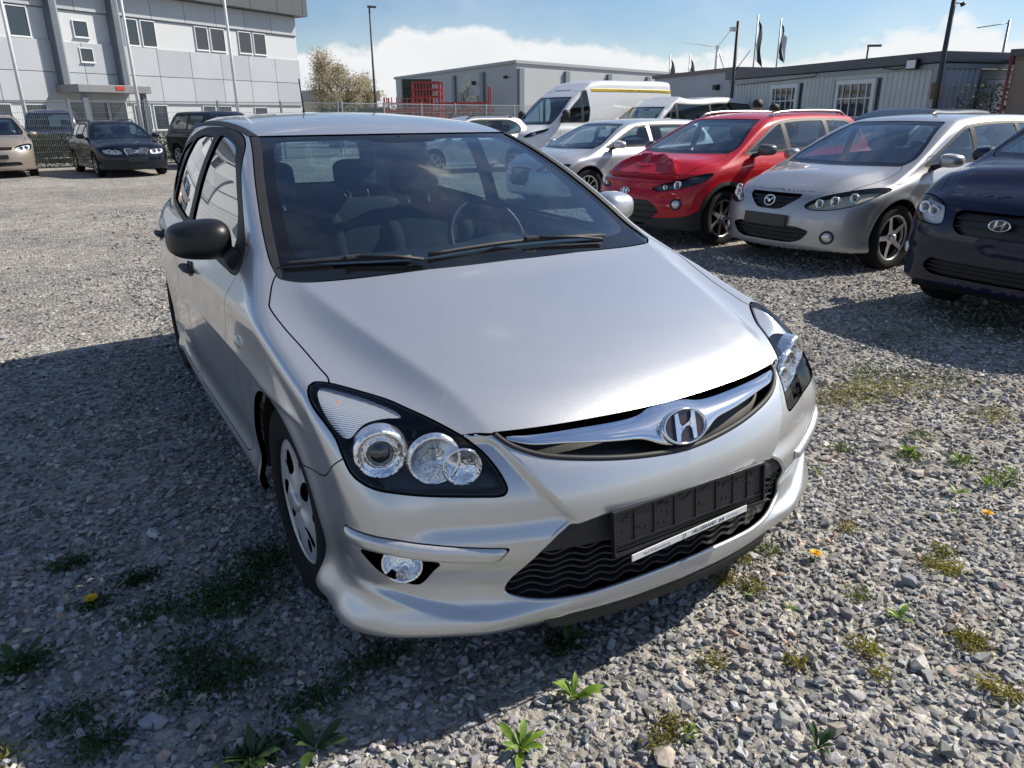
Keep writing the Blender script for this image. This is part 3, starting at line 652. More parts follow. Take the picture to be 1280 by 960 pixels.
    # windscreen with printed edge
    d = fld(wsg, WSp, XZ, box=.3); V = wsg[0]
    inner = resample([(-.2, 1.008), (.60, 1.003), (.675, 1.022), (.665, 1.08), (.62, 1.22), (.545, 1.345), (.50, 1.366), (.16, 1.369), (.13, 1.352), (-.2, 1.351)], rnd=2)
    clear, _, frit = take(wsg, inner, XZ, None, 0)
    outer = crom([(-.1, .90), (.60, .962), (.735, .95), (.716, 1.045), (.687, 1.136), (.639, 1.252), (.566, 1.376), (.55, 1.42), (-.1, 1.42)], 5, True)
    frit, _, mould = take(frit, outer, XZ, None, 0)
    w = pobj('windscreen', full(push(clear, .003)), CM['wind'], car)
    pobj('windscreen_edge', full(push(frit, .003)), CM['gloss'], w); pobj('windscreen_moulding', push(mould, -.002), CM['trim'], w); pobj('windscreen_moulding', other(push(mould, -.002)), CM['trim'], w)
    pobj('rear_window', full(push(rw, .003)), CM['glass'], car)
    # underside, wheel wells
    u = MB(); u.prism([(-.72, -.35), (-.45, -.62), (.45, -.62), (.72, -.35), (.70, 2.9), (.45, 3.2), (-.45, 3.2), (-.70, 2.9)], Matrix(), .20, .25); u.build('underbody', CM['gap'], car)
    for s in (1, -1):
        for ay in (0, 2.65):
            wl = MB(); P = [(.357*math.cos(t), .357*math.sin(t)) for t in np.linspace(-.1, math.pi+.1, 30)]
            wl.add([(s*xx, ay+p[0], .325+p[1]) for p in P for xx in (.832 if ay == 0 else .80, .50)], [(2*i, 2*i+1, 2*i+3, 2*i+2) for i in range(29)], True)
            wl.add([(s*.50, ay+p[0], .325+p[1]) for p in P], [tuple(range(30))]); wl.build('wheel_well', CM['gap'], car)
            wheel(car, s*(.738 if ay == 0 else .715), ay, .314, .190, 'cover', s, .64, 0.)
    return S, car, SV, dict(hl=hl, gm=gm, im=im, fg=fg, GRp=GRp, GR=GR, lp=lp, dlo=dlo, INp=INp, FGp=FGp, HLp=HLp, Q=QH, body=body)
HS, HCAR, SILVER, HP = build_hero()
# ------------------------------------------------------------------ its lamps, grille, plate holder, mirrors, cabin
def on_front(S, x, z, y0=-1.1, y1=-.3):
    x = np.atleast_1d(np.asarray(x, float)); z = np.broadcast_to(np.asarray(z, float), x.shape); lo = np.full(x.shape, y0); hi = np.full(x.shape, y1)
    for _ in range(30):
        m = .5*(lo+hi); v = S.f(np.stack([x, m, z], -1)) < 0; hi = np.where(v, m, hi); lo = np.where(v, lo, m)
    return .5*(lo+hi)
def ribbed(name):
    m, nt, b = ntree(name); setp(b, col=(.62, .66, .72), rough=.22, metal=.5, coat=.5); N = nt.nodes.new; L = nt.links.new
    tc = N('ShaderNodeTexCoord'); w = N('ShaderNodeTexWave'); w.inputs['Scale'].default_value = 60; w.inputs['Distortion'].default_value = .6; w.bands_direction = 'DIAGONAL'; L(tc.outputs['Object'], w.inputs['Vector'])
    bp = N('ShaderNodeBump'); bp.inputs['Strength'].default_value = .5; bp.inputs['Distance'].default_value = .004; L(w.outputs['Fac'], bp.inputs['Height']); L(bp.outputs[0], b.inputs['Normal']); return m
def hero_details():
    S, car, SV, P = HS, HCAR, SILVER, HP; Q = P['Q']; C = CM
    rib = ribbed('ribbed indicator reflector'); bez = mat('lamp bezel', (.020, .022, .026), .30, var=.1, scale=30, coat=.3)
    for s in (1, -1):
        mir = (lambda M: M) if s > 0 else other
        hl = P['hl']; back = push(hl, .075); hs = join(back, border(hl, .075))
        o = pobj('headlight', mir(hs), bez, car)
        edge = fld(hl, P['HLp'], Q, box=.3); rim_, clear = cut(hl, -(edge+.007))
        pobj('lamp_seal', mir(push(rim_, -.0005)), C['gloss'], o)
        pobj('lens', mir(clear), C['lens'], o)
        ip = [(-.804, -.307, .782), (-.766, -.330, .778), (-.708, -.405, .764), (-.650, -.502, .738), (-.700, -.490, .738), (-.748, -.484, .732), (-.795, -.500, .712), (-.815, -.464, .726), (-.822, -.388, .757)]
        ind, _ = cut(push(hl, .014), fld(push(hl, .014), crom([(.828*abs(a)+.561*b, -.37*abs(a)+.546*b+.749*c) for a, b, c in ip], 4, True), Q, box=.3))
        io = pobj('indicator', mir(ind), rib, o)
        am = MB(); am.lathe([(.001, .014), (.012, .012), (.016, .004), (.016, -.012)], Matrix.Translation((s*.782, -.385, .757)) @ Matrix.Rotation(math.pi/2, 4, 'X'), 14); am.build('indicator_bulb', C['amber'], io)
        ax = lambda x, y, z: Matrix.Translation((s*x, y, z)) @ Matrix.Rotation(s*.28, 4, 'Z') @ Matrix.Rotation(math.pi/2, 4, 'X')
        Mp = ax(.741, -.556, .684)
        pr = MB(); pr.lathe([(.068, -.030), (.067, .000), (.063, .012), (.058, .014), (.050, .006), (.042, -.006), (.037, -.004), (.036, .002), (.033, .002), (.033, -.02)], Mp, 40); po = pr.build('low_beam', C['refl'], o)
        pl = MB(); pl.lathe([(.001, .013), (.012, .0115), (.022, .007), (.030, -.001), (.034, -.010)], Mp, 32); pl.build('projector_lens', mat('projector glass', (.015, .018, .022), .03, coat=1., spec=.8), po)
        Mh = ax(.630, -.622, .668)
        hb = MB(); hb.lathe([(.068, -.004), (.066, .010), (.060, .013), (.056, .008), (.052, -.004), (.045, -.020), (.030, -.036), (.013, -.044), (.010, -.044)], Mh, 40); ho = hb.build('high_beam', C['refl'], o)
        bl = MB(); bl.lathe([(.001, -.004), (.007, -.006), (.009, -.014), (.009, -.050)], Mh, 14); bl.build('bulb', mat('bulb glass', (.35, .38, .40), .05, metal=.6, coat=1.), ho)
        Mx = ax(.574, -.664, .648); xb = MB(); xb.lathe([(.050, -.004), (.047, .001), (.040, -.012), (.022, -.026), (.002, -.030)], Mx, 28); xb.build('side_reflector', C['refl'], o)
        # web of chrome between the two round lamps
        # fog lamp
        fg = P['fg']; fo = pobj('fog_light', mir(join(push(fg, .09), border(fg, .09))), C['trim'], car)
        Mf = Matrix.Translation((s*.738, -.646, .424)) @ Matrix.Rotation(s*.55, 4, 'Z') @ Matrix.Rotation(math.pi/2, 4, 'X')
        b = MB(); b.lathe([(.052, -.03), (.052, .006), (.048, .010), (.045, .006), (.038, -.014), (.018, -.030), (.002, -.032)], Mf, 32); b.build('fog_reflector', C['refl'], fo)
        b = MB(); b.lathe([(.001, .012), (.02, .010), (.034, .006), (.041, .002)], Mf, 28); b.build('fog_lens', C['lens'], fo)
        # repeater
        Mr = place_on(S, (s*.877, .323, .766)); b = MB(); b.lathe([(.001, .011), (.014, .010), (.024, .006), (.030, .0)], Mr @ Matrix.Diagonal((1.25, .72, 1, 1)), 20); b.build('side_repeater', mat('repeater lens', (.42, .40, .38), .12, coat=1.), car)
    # grille mouth
    gm = P['gm']; gr = pobj('grille', full(join(push(gm, .05), border(gm, .05))), C['black'], car)
    rimp = [(x, z) for x, z in P['GRp'] if x >= 0]
    low = P['GR'][:-5]
    low = np.vstack([low[::-1]*[-1, 1], low[1:]]); yy = on_front(S, np.abs(low[:, 0]), low[:, 1]+.004)
    b = MB(); b.tube([(p[0], y+.004, p[1]+.005) for p, y in zip(low, yy)], .0075, 8); b.build('grille_seal', C['trim'], gr)
    tT = Spl([(0, .728), (.03, .727), (.06, .722), (.095, .7145), (.14, .711), (.194, .711), (.286, .7125), (.371, .7135), (.47, .7165)]); tB = Spl([(0, .636), (.03, .637), (.06, .641), (.090, .651), (.119, .6635), (.175, .673), (.263, .682), (.364, .6925), (.448, .703), (.47, .711)])
    b = MB(); xs = np.linspace(-.47, .47, 95); ts = np.linspace(-1, 1, 11); V = []
    for x in xs:
        a = abs(x); zt, zb = float(tT(a)), float(tB(a)); k = min(1, (.475-a)/.05)
        for t in ts:
            z = .5*(zt+zb)+.5*(zt-zb)*t
            V.append((x, 0, z, k*(-.006+.019*math.sqrt(max(0, 1-t*t))**1.0)))
    V = np.array(V); y = on_front(S, np.abs(V[:, 0]), V[:, 2]); n = len(ts)
    b.add([(v[0], yy-v[3], v[2]) for v, yy in zip(V, y)], [(i*n+j, i*n+j+1, (i+1)*n+j+1, (i+1)*n+j) for i in range(len(xs)-1) for j in range(n-1)], True)
    bar = b.build('grille_bar', C['chrome'], gr)
    Mb = Matrix.Translation((0, -.816, .682)) @ Matrix.Rotation(R(62), 4, 'X'); h_badge(bar, Mb, .158, .096, q=40, depth=.010)
    # lower intake: smooth black board above, wavy bars below
    im = P['im']; it = pobj('intake', full(join(push(im, .06), border(im, .06))), C['black'], car)
    up, _ = cut(im, .432-im[0][:, 2]); pobj('plate_board', full(join(push(up, .014), border(push(up, .014), .05))), C['trim'], it)
    IN = P['INp']; k = 0
    for z in np.arange(.300, .432, .0215):
        d = sdf(IN, np.stack([np.linspace(0, .6, 121), np.full(121, z)], 1)); xm = np.linspace(0, .6, 121)[d < -.004].max()
        xs = np.arange(-xm, xm+.0001, .0105); ph = .5 if k % 2 else 0
        tri = lambda x: (abs(((x/.088+ph*0) % 1)-.5)*4-1)
        zz = np.array([z+.0065*np.clip(tri(abs(x))*1.6, -1, 1) for x in xs]); yy = on_front(S, np.abs(xs), zz)
        b = MB(); V = []
        for x, z_, y_ in zip(xs, zz, yy):
            V += [(x, y_+.016, z_-.0028), (x, y_+.016, z_+.0022), (x, y_+.045, z_+.0045), (x, y_+.045, z_-.0045)]
        m = len(xs); b.add(V, [(i*4+j, i*4+(j+1) % 4, (i+1)*4+(j+1) % 4, (i+1)*4+j) for i in range(m-1) for j in range(4)], False); b.build('grille_bar', C['trim'], it); k += 1
    lipc = np.array([p for p in IN if p[0] >= 0 and p[1] < .42]); lipc = lipc[np.argsort(np.arctan2(lipc[:, 1]-.40, lipc[:, 0]-.3))]
    lipc = np.array([p for p in IN if p[0] >= 0]); lipc = np.vstack([lipc[::-1]*[-1, 1], lipc[1:]]) if lipc[0, 0] < .01 else lipc
    L3 = lipc; y3 = on_front(S, np.abs(L3[:, 0]), L3[:, 1]-.002)
    b = MB(); b.tube([(p[0], y+.0068, p[1]) for p, y in zip(L3, y3)], .0075, 8); b.build('intake_edge', SV, it)
    xs = np.linspace(-.45, .45, 61); yl = on_front(S, np.abs(xs), .238); b = MB()
    V = []
    for x, y_ in zip(xs, yl):
        k = sstep((.45-abs(x))/.08)
        V += [(x, y_+.010, .240), (x, y_+.004, .236-.012*k), (x, y_+.006, .236-.040*k), (x, y_+.05, .190)]
    b.add(V, [(i*4+j, i*4+j+1, (i+1)*4+j+1, (i+1)*4+j) for i in range(60) for j in range(3)], True); b.build('bumper_lip', C['trim'], car)
    # number plate holder without plate
    T0 = Matrix.Translation((0, -.866, .4705)) @ Matrix.Rotation(R(83.5), 4, 'X')
    b = MB(); b.box((0, 0, 0), (.536, .118, .010), bev=.002); b.v = [T0 @ Vector(v) for v in b.v]; ph = b.build('plate_holder', C['plate'], car)
    def pb(name, items, m, bev=0):
        b = MB()
        for c, d in items: b.box(c, d, bev=bev)
        b.v = [T0 @ Vector(v) for v in b.v]; return b.build(name, m, ph)
    pb('frame_rail', [((0, .057, .008), (.542, .007, .012))], C['plate'], .0015); pb('frame_rail', [((0, -.057, .009), (.542, .010, .014))], C['plate'], .0015)
    for s in (-1, 1): pb('frame_rail', [((s*.268, 0, .008), (.006, .106, .012))], C['plate'], .001)
    rnd = random.Random(5); ribs = []
    for x in (-.20, -.135, -.065, .01, .085, .15, .205): pb('holder_rib', [((x, .008, .0062), (.003, .086, .004))], C['plate'])
    pb('holder_rib', [((0, -.032, .007), (.516, .003, .006))], C['plate']); pb('holder_rib', [((0, -.046, .007), (.516, .0025, .006))], C['plate'])
    for i, x in enumerate((-.233, -.168, -.10, -.028, .048, .118, .178, .234)):
        it_ = []
        for k in range(9 if i in (2, 5) else 4):
            it_.append(((x+rnd.uniform(-.022, .022), rnd.uniform(-.015, .045), .0058), (rnd.uniform(.006, .022), rnd.uniform(.0025, .007), .0028)))
        o = pb('holder_clip', it_, C['plate']); o['kind'] = 'stuff'
    ang = math.atan2(.009, .30)
    a0 = Vector((-.224, -.8960, .4005)); a1 = Vector((.184, -.8960, .4230)); dx = (a1-a0).normalized(); nz = Vector((0, -1, 0)); ny = nz.cross(dx)
    Ms = Matrix((dx, ny, nz)).transposed().to_4x4(); Ms.translation = (a0+a1)/2; Lh = (a1-a0).length/2
    b = MB(); b.box((0, 0, 0), (2*Lh, .0195, .003), bev=.0008); b.v = [Ms @ Vector(v) for v in b.v]; st = b.build('dealer_strip', C['white'], ph)
    grey = mat('grey print', (.30, .32, .38), .5); blue = mat('faint blue print', (.40, .45, .58), .5)
    for txt, x, sz, m in (('Bad Wünnenberg', -.122, .0125, grey), ('[3', -.028, .016, C['ink']), ('HILLEBRAND', .043, .0150, C['ink']), ('HYUNDAI', .148, .0095, blue)):
        text_obj('strip_text', txt, sz, Ms @ Matrix.Translation((x, 0, .0016)), m, st, .0003)
    b = MB()
    for s in (-1, 1): b.prism([(.107+s*.006-.003, -.005), (.107+s*.006+.001, -.005), (.107+s*.006+.003, .005), (.107+s*.006-.001, .005)], Ms, .0016, .0021)
    b.prism([(.103, -.0025), (.106, -.0025), (.111, .0025), (.108, .0025)], Ms, .0017, .0022); b.build('strip_mark', C['ink'], st)
    # mirrors: black cap on this side, silver on the other
    for s in (1, -1):
        m = SV if s > 0 else mat('black mirror plastic', (.006, .006, .008), .42, var=.1, scale=30, bumps=.05, bscale=900)
        mirror_shell(car, (s*.905, .655, 1.056), (.205, .155, .150), m, (s*.812, .50, .992), s)
    # wipers
    for (p0, p1, piv) in (((-.722, .262, 1.004), (-.33, .150, 1.008), (-.30, .118, .996)), ((-.270, .146, 1.010), (.499, .183, 1.006), (.46, .15, .995))):
        n = 14; pts = np.array([np.array(p0)*(1-t)+np.array(p1)*t for t in np.linspace(0, 1, n)]); pts = snap(S, pts); Nn = S.grad(pts)
        b = MB(); b.tube([tuple(p+q*.010) for p, q in zip(pts, Nn)], .0055, 6, flat=1.4); w = b.build('wiper_blade', C['trim'], car)
        mid = pts[n//2]+Nn[n//2]*.022; b = MB(); pv = np.array(piv)+[0, 0, .012]
        b.tube([tuple(pv), tuple(pv*.6+mid*.4+np.array([0, 0, .006])), tuple(mid)], [.011, .008, .006], 8, flat=.6); b.build('wiper_arm', C['trim'], w)
        b = MB(); b.box(tuple(mid-Nn[n//2]*.004), (.055, .022, .014), bev=.004); b.build('wiper_clip', C['trim'], w)
    # aerial
    b = MB(); b.lathe([(.020, -.006), (.016, .012), (.006, .02), (.001, .022)], Matrix.Translation((0, 2.34, 1.470)), 16); a = b.build('aerial', C['black'], car)
    b = MB(); b.tube([(0, 2.34, 1.485), (-.003, 2.37, 1.66)], [.0055, .004], 7); b.build('aerial_rod', C['black'], a)
    # cabin
    dl = push(join(P['body'], P['dlo']), .028); dl = cut(dl, .55-dl[0][:, 2])[0]; dl = cut(dl, .02-dl[0][:, 1])[0]; dl = cut(dl, dl[0][:, 1]-2.72)[0]
    pobj('cabin_lining', full((dl[0], -dl[1], dl[2][:, ::-1])), mat('grey headlining', (.10, .10, .10), .95), car)
    b = MB(); b.prism([(-.74, .35), (.74, .35), (.64, 3.0), (-.64, 3.0)], Matrix(), .30, .33); b.build('cabin_floor', C['dash'], car)
    def dash(u, v):
        x = (u-.5)*1.42; y = .20+.24*x*x*.9+v*.66; z = .955+.012*math.sin(v*3.1)-.035*v-.02*(abs(x)/.7)**3
        if v > .82: z -= (v-.82)*2.6; y = .20+.24*x*x*.9+.82*.66+(v-.82)*.25
        z += .035*math.exp(-((x-.36)/.17)**2)*math.exp(-((v-.72)/.18)**2)
        return Vector((x, y, z))
    b = MB(); b.grid(dash, 40, 30); b.build('dashboard', C['dash'], car)
    b = MB(); b.grid(lambda u, v: Vector(((u-.5)*1.40, .80+.1*v, .80-v*.45)), 10, 4); b.build('dashboard_face', C['dash'], car)
    steering(car, .36, .86, .925)
    for s in (1, -1): seat(car, s*.395, 1.30, .41, R(18), .58)
    b = MB()
    seat(car, -.36, 2.12, .42, R(22), .48, w=.56); seat(car, .36, 2.12, .42, R(22), .48, w=.56)
    b = MB(); b.box((0, .955, 1.315), (.235, .03, .062), rx=R(-12), bev=.012); rv = b.build('rear_view_mirror', C['black'], car)
    b = MB(); b.tube([(0, .965, 1.34), (0, .985, 1.372)], .012, 8); b.build('mirror_stem', C['black'], rv)
    b = MB(); b.box((.345, .995, 1.352), (.075, .002, .022), rx=R(-64)); b.build('windscreen_sticker', C['white'], car)
hero_details()
# ------------------------------------------------------------------ the other cars: same machinery, own shapes
def car_def(hw=.875, H=1.47, wb=2.6, fo=.85, ro=.85, zh0=.74, zh1=.98, yc=.15, yt=1.05, zt=1.39, belt=.96, hwr=.57, yr=None, gate=None, flat=1., wscurv=.24, nose=None, plan=None, k_sh=.07, k_fr=.06, crease=None, zb=.19, r=.315, shoulder=.86, roofc=.07, k_roof=.07, tum=None, ws_n=.45, belt_r=None, cb=.18, cx=.6, extra=None, hood=None, spz=.55, roof=None):
    E = wb+ro; sc = hw/.8875; yr = yr or E-.35; g = gate or [(belt-.15, E-.05), (belt+.05, E-.10), ((belt+zt)/2, E-.22), (zt, E-.42)]
    d = dict(
        nose=nose or [(.14, -fo+.12), (.20, -fo+.035), (.28, -fo+.008), (.42, -fo), (zh0-.20, -fo+.012), (zh0-.08, -fo+.055), (zh0, -fo+.12), (zh0+.10, -fo+.26)],
        plan=plan or [(0, 0), (.2*sc, .012), (.4*sc, .05), (.5*sc, .085), (.64*sc, .165), (.75*sc, .26), (.85*sc, .40)],
        hood=hood or [(-fo-.05, zh0-.07), (-fo+.10, zh0+.005), (-fo+.3, zh0+.28*(zh1-zh0)+.02), ((yc-fo)/2, zh0+.62*(zh1-zh0)+.012), (yc-.12, zh1-.02), (yc+.15, zh1+.02), (yc+.6, zh1+.03), (E, zh1+.03)],
        crown=[(-fo, .10*flat), (0, .07*flat), (.5, .05), (3, .05)],
        crease=crease or ([(-fo, cx*.82), (0, cx), (.5, cx+.12), (3, .9)], [(-fo, cb), (0, cb*.8), (.4, .05), (3, .05)]),
        sec=[(.12, .80*sc), (.18, .842*sc), (.23, .858*sc), (.30, .848*sc), (.42, .853*sc), (.58, .866*sc), (shoulder-.14, .879*sc), (shoulder-.04, hw-.002), (shoulder+.02, hw-.006), (shoulder+.08, hw-.03), (shoulder+.2, hw-.085)],
        along=[(-fo, -.03), (-.5, -.02), (0, -.006), (.6, -.004), (wb*.55, .0), (wb, -.004), (wb+ro*.6, -.03), (E, -.08)],
        flare=[(0, r, r+.055, .012), (wb, r, r+.055, .012)], tail=[(.2, E-.08), (.45, E), (.7, E), (belt, E-.05), (belt+.3, E-.2)], tailc=.25, zb=zb,
        ws=[(zh1-.12, yc-.12*(yt-yc)/(zt-zh1)*1.05), (zh1, yc), ((zh1+zt)/2, (yc+yt)/2-.015), (zt, yt), (zt+.12, yt+.14*(yt-yc)/(zt-zh1)*1.2)], wsc=([zh1, zt], [wscurv, wscurv*.5]), ws_n=ws_n,
        roof=roof or [(yt-.25, zt-.07), (yt, zt+.006), (yt+.25, H-.028), (yt+.65, H-.003), ((yt+yr)/2+.25, H), (yr-.2, H-.02), (yr+.2, H-.055)], roofc=roofc,
        tum=tum or [(belt-.10, hw-.045), (belt, hw-.07), ((belt+zt)/2, (hw-.07+hwr+.065)/2+.018), (zt, hwr+.065), (H+.03, hwr-.03)],
        cabal=[(0, -.005), (1.0, .0), (wb*.6, .012), (wb, -.01), (E-.2, -.07)], gate=g, gatec=.3, spine=(.45, max(1.2, wb+ro-.75)), k_roof=k_roof, k_belt=.025, cabz=zh1-.14, k_sh=k_sh, k_fr=k_fr, spz=spz)
    if extra: d['extra'] = extra
    d['p'] = dict(hw=hw, H=H, wb=wb, fo=fo, ro=ro, zh0=zh0, zh1=zh1, yc=yc, yt=yt, zt=zt, belt=belt, hwr=hwr, yr=yr, E=E, r=r, belt_r=belt_r or belt+.06, wscurv=wscurv)
    return d
def make_car(name, label, group, pose, d, pm, q=.6, hl=None, grille=None, intake=None, fogs=(), pillars=(1.25,), rear_end=None, wstyle='five', badge=None, plate=(.0, .45, .52, .12), clad=0., rails=None, mirror=None, doors=None, gril_mat=None, slats=4, seats=True, gchrome=False, headmat='lens', plate_mat=None, q_wheel=.7, rimr=.68, lamps=None, wshade=None, arch=.05, hood_seam=True, mir_m=None, cat='car', wm='glass', pillar_paint=False, hl_y=.1, top_drop=.082):
    p = d['p']; S = Shape(d); car = thing(name, (pose[0], pose[1], 0), pose[2], label, cat, group); C = CM
    M = S.skin(q); seams = []; hw, fo, wb, E, r = p['hw'], p['fo'], p['wb'], p['E'], p['r']
    for ay in (0, wb):
        rr = np.hypot(M[0][:, 1]-ay, M[0][:, 2]-r-.005)-(r+arch); rr = np.where(M[0][:, 0] > hw*.62, rr, .5); _, M = cut(M, rr)
    _, M = cut(M, np.where(M[1][:, 2] < -.5, M[0][:, 2]-.235, .5))
    fr = lambda V, N: V[:, 1] < .1
    lampM = []
    if hl is not None:
        h, b, M = take(M, crom(hl, 5, True), XZ, lambda V, N: V[:, 1] < hl_y, .004); seams.append(b); lampM = h
    gm = im = None
    if grille is not None: gm, _, M = take(M, rpoly(np.vstack([grille]), .02), XZ, fr, 0)
    if intake is not None: im, _, M = take(M, rpoly(intake, .03), XZ, fr, 0)
    # glass house
    ws = S.ws; wx = Spl([(p['zh1']-.05, hw-.13), (p['zh1']+.03, hw-.135), ((p['zh1']+p['zt'])/2, (hw-.135+p['hwr'])/2+.012), (p['zt']-.012, p['hwr']-.02)])
    zs = np.linspace(p['zh1']+.012, p['zt']-.012, 9)
    WSp = rpoly([(-.3, zs[0]-.02), (hw-.20, zs[0]-.01)]+[(float(wx(z))-.02, z) for z in zs[1:]]+[(-.3, p['zt']+.002)], .03)
    w_, b, M = take(M, WSp, XZ, lambda V, N: (V[:, 1] > p['yc']-.3) & (V[:, 1] < p['yt']+.4) & (V[:, 2] > p['zh1']-.06), .003); seams.append(b)
    re = rear_end or E-.55; bl = lambda y: p['belt']+(p['belt_r']-p['belt'])*np.clip((y-p['yc'])/(re-p['yc']), 0, 1)
    apil = [(float(ws(z))+p['wscurv']*.6*hw*hw*.8+.17, z) for z in np.linspace(p['belt']+.03, p['zt']-.045, 5)]
    top = [(y, float(S.roof(y))-top_drop-.02*(y > re-.3)) for y in np.linspace(apil[-1][0]+.12, re-.35, 6)]
    rear = [(re-.12, float(S.roof(re-.12))-.15), (re, (bl(re)+p['zt'])/2), (re-.05, bl(re)+.03)]
    low = [(y, float(bl(y))+.005) for y in np.linspace(re-.2, apil[0][0]+.05, 5)]
    DLO = rpoly(apil+top+rear+low, .06)
    sc = lambda V, N: (V[:, 0] > .35) & (V[:, 2] > p['belt']-.1)
    dlo, b, M = take(M, DLO, YZ, sc, .002); seams.append(b)
    inner = sdf(DLO, YZ(dlo[0]))+.028
    pn, dlo = cut(dlo, inner); panes = []
    rest = pn; lean = .05
    edges = list(pillars)
    for k, py in enumerate(edges+[None]):
        if py is None: panes.append(rest); break
        s_ = rest[0][:, 1]+lean*(rest[0][:, 2]-p['belt'])-py
        a, rest = cut(rest, s_+.04)
        post, rest = cut(rest, rest[0][:, 1]+lean*(rest[0][:, 2]-p['belt'])-py-.04); panes.append(a); dlo = join(dlo, post) if not pillar_paint else dlo
        if pillar_paint: M = join(M, post)
    gz = [p['belt']+.08, p['zt']-.02]
    rw, b, M = take(M, rpoly([(-.3, gz[0]), (hw-.2, gz[0]), (p['hwr'], gz[1]), (-.3, gz[1])], .05), XZ, lambda V, N: (V[:, 1] > E-.9) & (N[:, 1] > .35), .002); seams.append(b)
    dy = doors or [(p['yc']+.34, pillars[0]+.02), (pillars[0]+.03, pillars[0]+.95)]
    dobj = []
    for (a, b_) in dy:
        dp = rpoly([(a, bl(a)+.1), (a+.05, .55), (a+.03, .30), (b_-.02, .30), (b_, .5), (b_, bl(b_)+.1)] if b_ < wb-.1 else [(a, bl(a)+.1), (a, .30), (wb-.50, .30), (wb-.33, .60), (b_, .80), (b_, bl(b_)+.1)], .06)
        dm, b, M = take(M, dp, YZ, lambda V, N: (V[:, 0] > hw*.6) & (V[:, 2] < p['belt']+.13) & (V[:, 2] > .26), .003); seams.append(b)
        for s in (1, -1):
            Mm = dm if s > 0 else other(dm); o = pobj('door', Mm, pm, car)
            if o is None: continue
            Mh = place_on(S, (s*hw, b_-.17, p['belt']-.10)); hb = MB(); hb.tube([Mh @ Vector((k*.09, 0, .008+.024*(1-k**4))) for k in np.linspace(-1, 1, 7)], [.009]+[.013]*5+[.009], 6, flat=.6); hb.build('door_handle', pm if clad < .1 else C['trim'], o)
    if hood_seam:
        hx = hw*.80
        HDp = rpoly([(-.3, -fo-.3), (hx*.55, -fo-.3), (hx*.90, -fo+.30), (hx, -.25), (hx+.02, p['yc']+.05), (hx-.03, p['yc']+.14), (hx*.6, p['yc']+.03), (-.3, p['yc']-.02)], .05)
        hd, b, M = take(M, HDp, XY, lambda V, N: (V[:, 2] > p['zh0']+.01) & (V[:, 1] < p['yc']+.4) & (N[:, 2] > .3), .003); seams.append(b)
        pobj('bonnet', full(hd), pm, car)
    body = M
    if clad:
        lo, body = cut(M, M[0][:, 2]-clad-.10*np.exp(-((np.minimum(np.abs(M[0][:, 1]), np.abs(M[0][:, 1]-wb))-r)/.2)**2))
        rad = np.minimum(np.hypot(body[0][:, 1], body[0][:, 2]-r-.005), np.hypot(body[0][:, 1]-wb, body[0][:, 2]-r-.005))-(r+arch+.05)
        ar, body = cut(body, np.where(body[0][:, 0] > hw*.62, rad, .5)); pobj('cladding', full(push(join(lo, ar), -.004)), C['trim'], car)
    ob = pobj('body', full(join(body, border(body, .02))), pm, car)
    pobj('panel_gap', full(push(join(*[x for x in seams if x is not None]), .008)), C['gap'], ob)
    d_ = sdf(WSp, XZ(w_[0])); frit, clear = cut(w_, -(d_+.035))
    wo = pobj('windscreen', full(push(clear, .003)), C['wind'], car); pobj('windscreen_edge', full(push(frit, .003)), C['gloss'], wo)
    pobj('rear_window', full(push(rw, .003)), C[wm], car)
    for s in (1, -1):
        mir = (lambda X: X) if s > 0 else other
        pobj('window_frame', mir(push(dlo, -.001)), C['trim'], car)
        for g in panes: pobj('side_window', mir(push(g, .005)), C[wm], car)
        if hl is not None:
            hm = mir(join(push(lampM, .05), border(lampM, .05))); o = pobj('headlight', hm, mat('lamp inside '+headmat, {'lens': (.62, .64, .67), 'dark': (.05, .054, .06), 'yellow': (.50, .48, .36)}[headmat], .35, .05), car)
            pobj('lens', mir(lampM), C['lens'], o)
            for (lx, lz, lr) in (lamps or []):
                y = on_front(S, lx, lz, -fo-.3, .2)[0]; Ml = Matrix.Translation((s*lx, y+.035, lz)) @ Matrix.Rotation(math.pi/2, 4, 'X'); b = MB()
                b.lathe([(lr, -.01), (lr, .008), (lr*.88, .012), (lr*.7, -.008), (lr*.3, -.02), (.001, -.02)], Ml, 18); lo_ = b.build('lamp_bowl', C['refl'], o)
                b = MB(); b.lathe([(.001, .012), (lr*.4, .006), (lr*.55, -.006)], Ml, 14); b.build('lamp_eye', mat('lamp eye', (.10, .11, .12), .05, metal=.5, coat=1.), lo_)
        for (fx, fz, frd) in fogs:
            y = on_front(S, fx, fz, -fo-.3, .2)[0]; n = S.grad(np.array([[s*fx, y, fz]]))[0]; Mf = place_on(S, (s*fx, y, fz)); b = MB()
            b.lathe([(frd*1.5, -.004), (frd*1.45, .006), (frd*1.05, .004)], Mf, 22); fo_ = b.build('fog_light', C['trim'], car)
            b = MB(); b.lathe([(frd*1.02, .004), (frd*.9, .012), (frd*.5, .018), (.001, .020)], Mf, 18); b.build('fog_lens', mat('fog lens', (.62, .63, .62), .12, .5, coat=1.), fo_)
        for ay in (0, wb):
            wl = MB(); rr = r+arch+.008; P = [(rr*math.cos(t), rr*math.sin(t)) for t in np.linspace(-.15, math.pi+.15, 22)]
            wl.add([(s*xx, ay+a, r+.005+b) for a, b in P for xx in (hw-.05, .48)], [(2*i, 2*i+1, 2*i+3, 2*i+2) for i in range(21)], True)
            wl.add([(s*.48, ay+a, r+.005+b) for a, b in P], [tuple(range(22))]); wl.build('wheel_well', C['gap'], car)
            wheel(car, s*(hw-.118), ay, r, .2, wstyle, s, rimr, q=q_wheel)
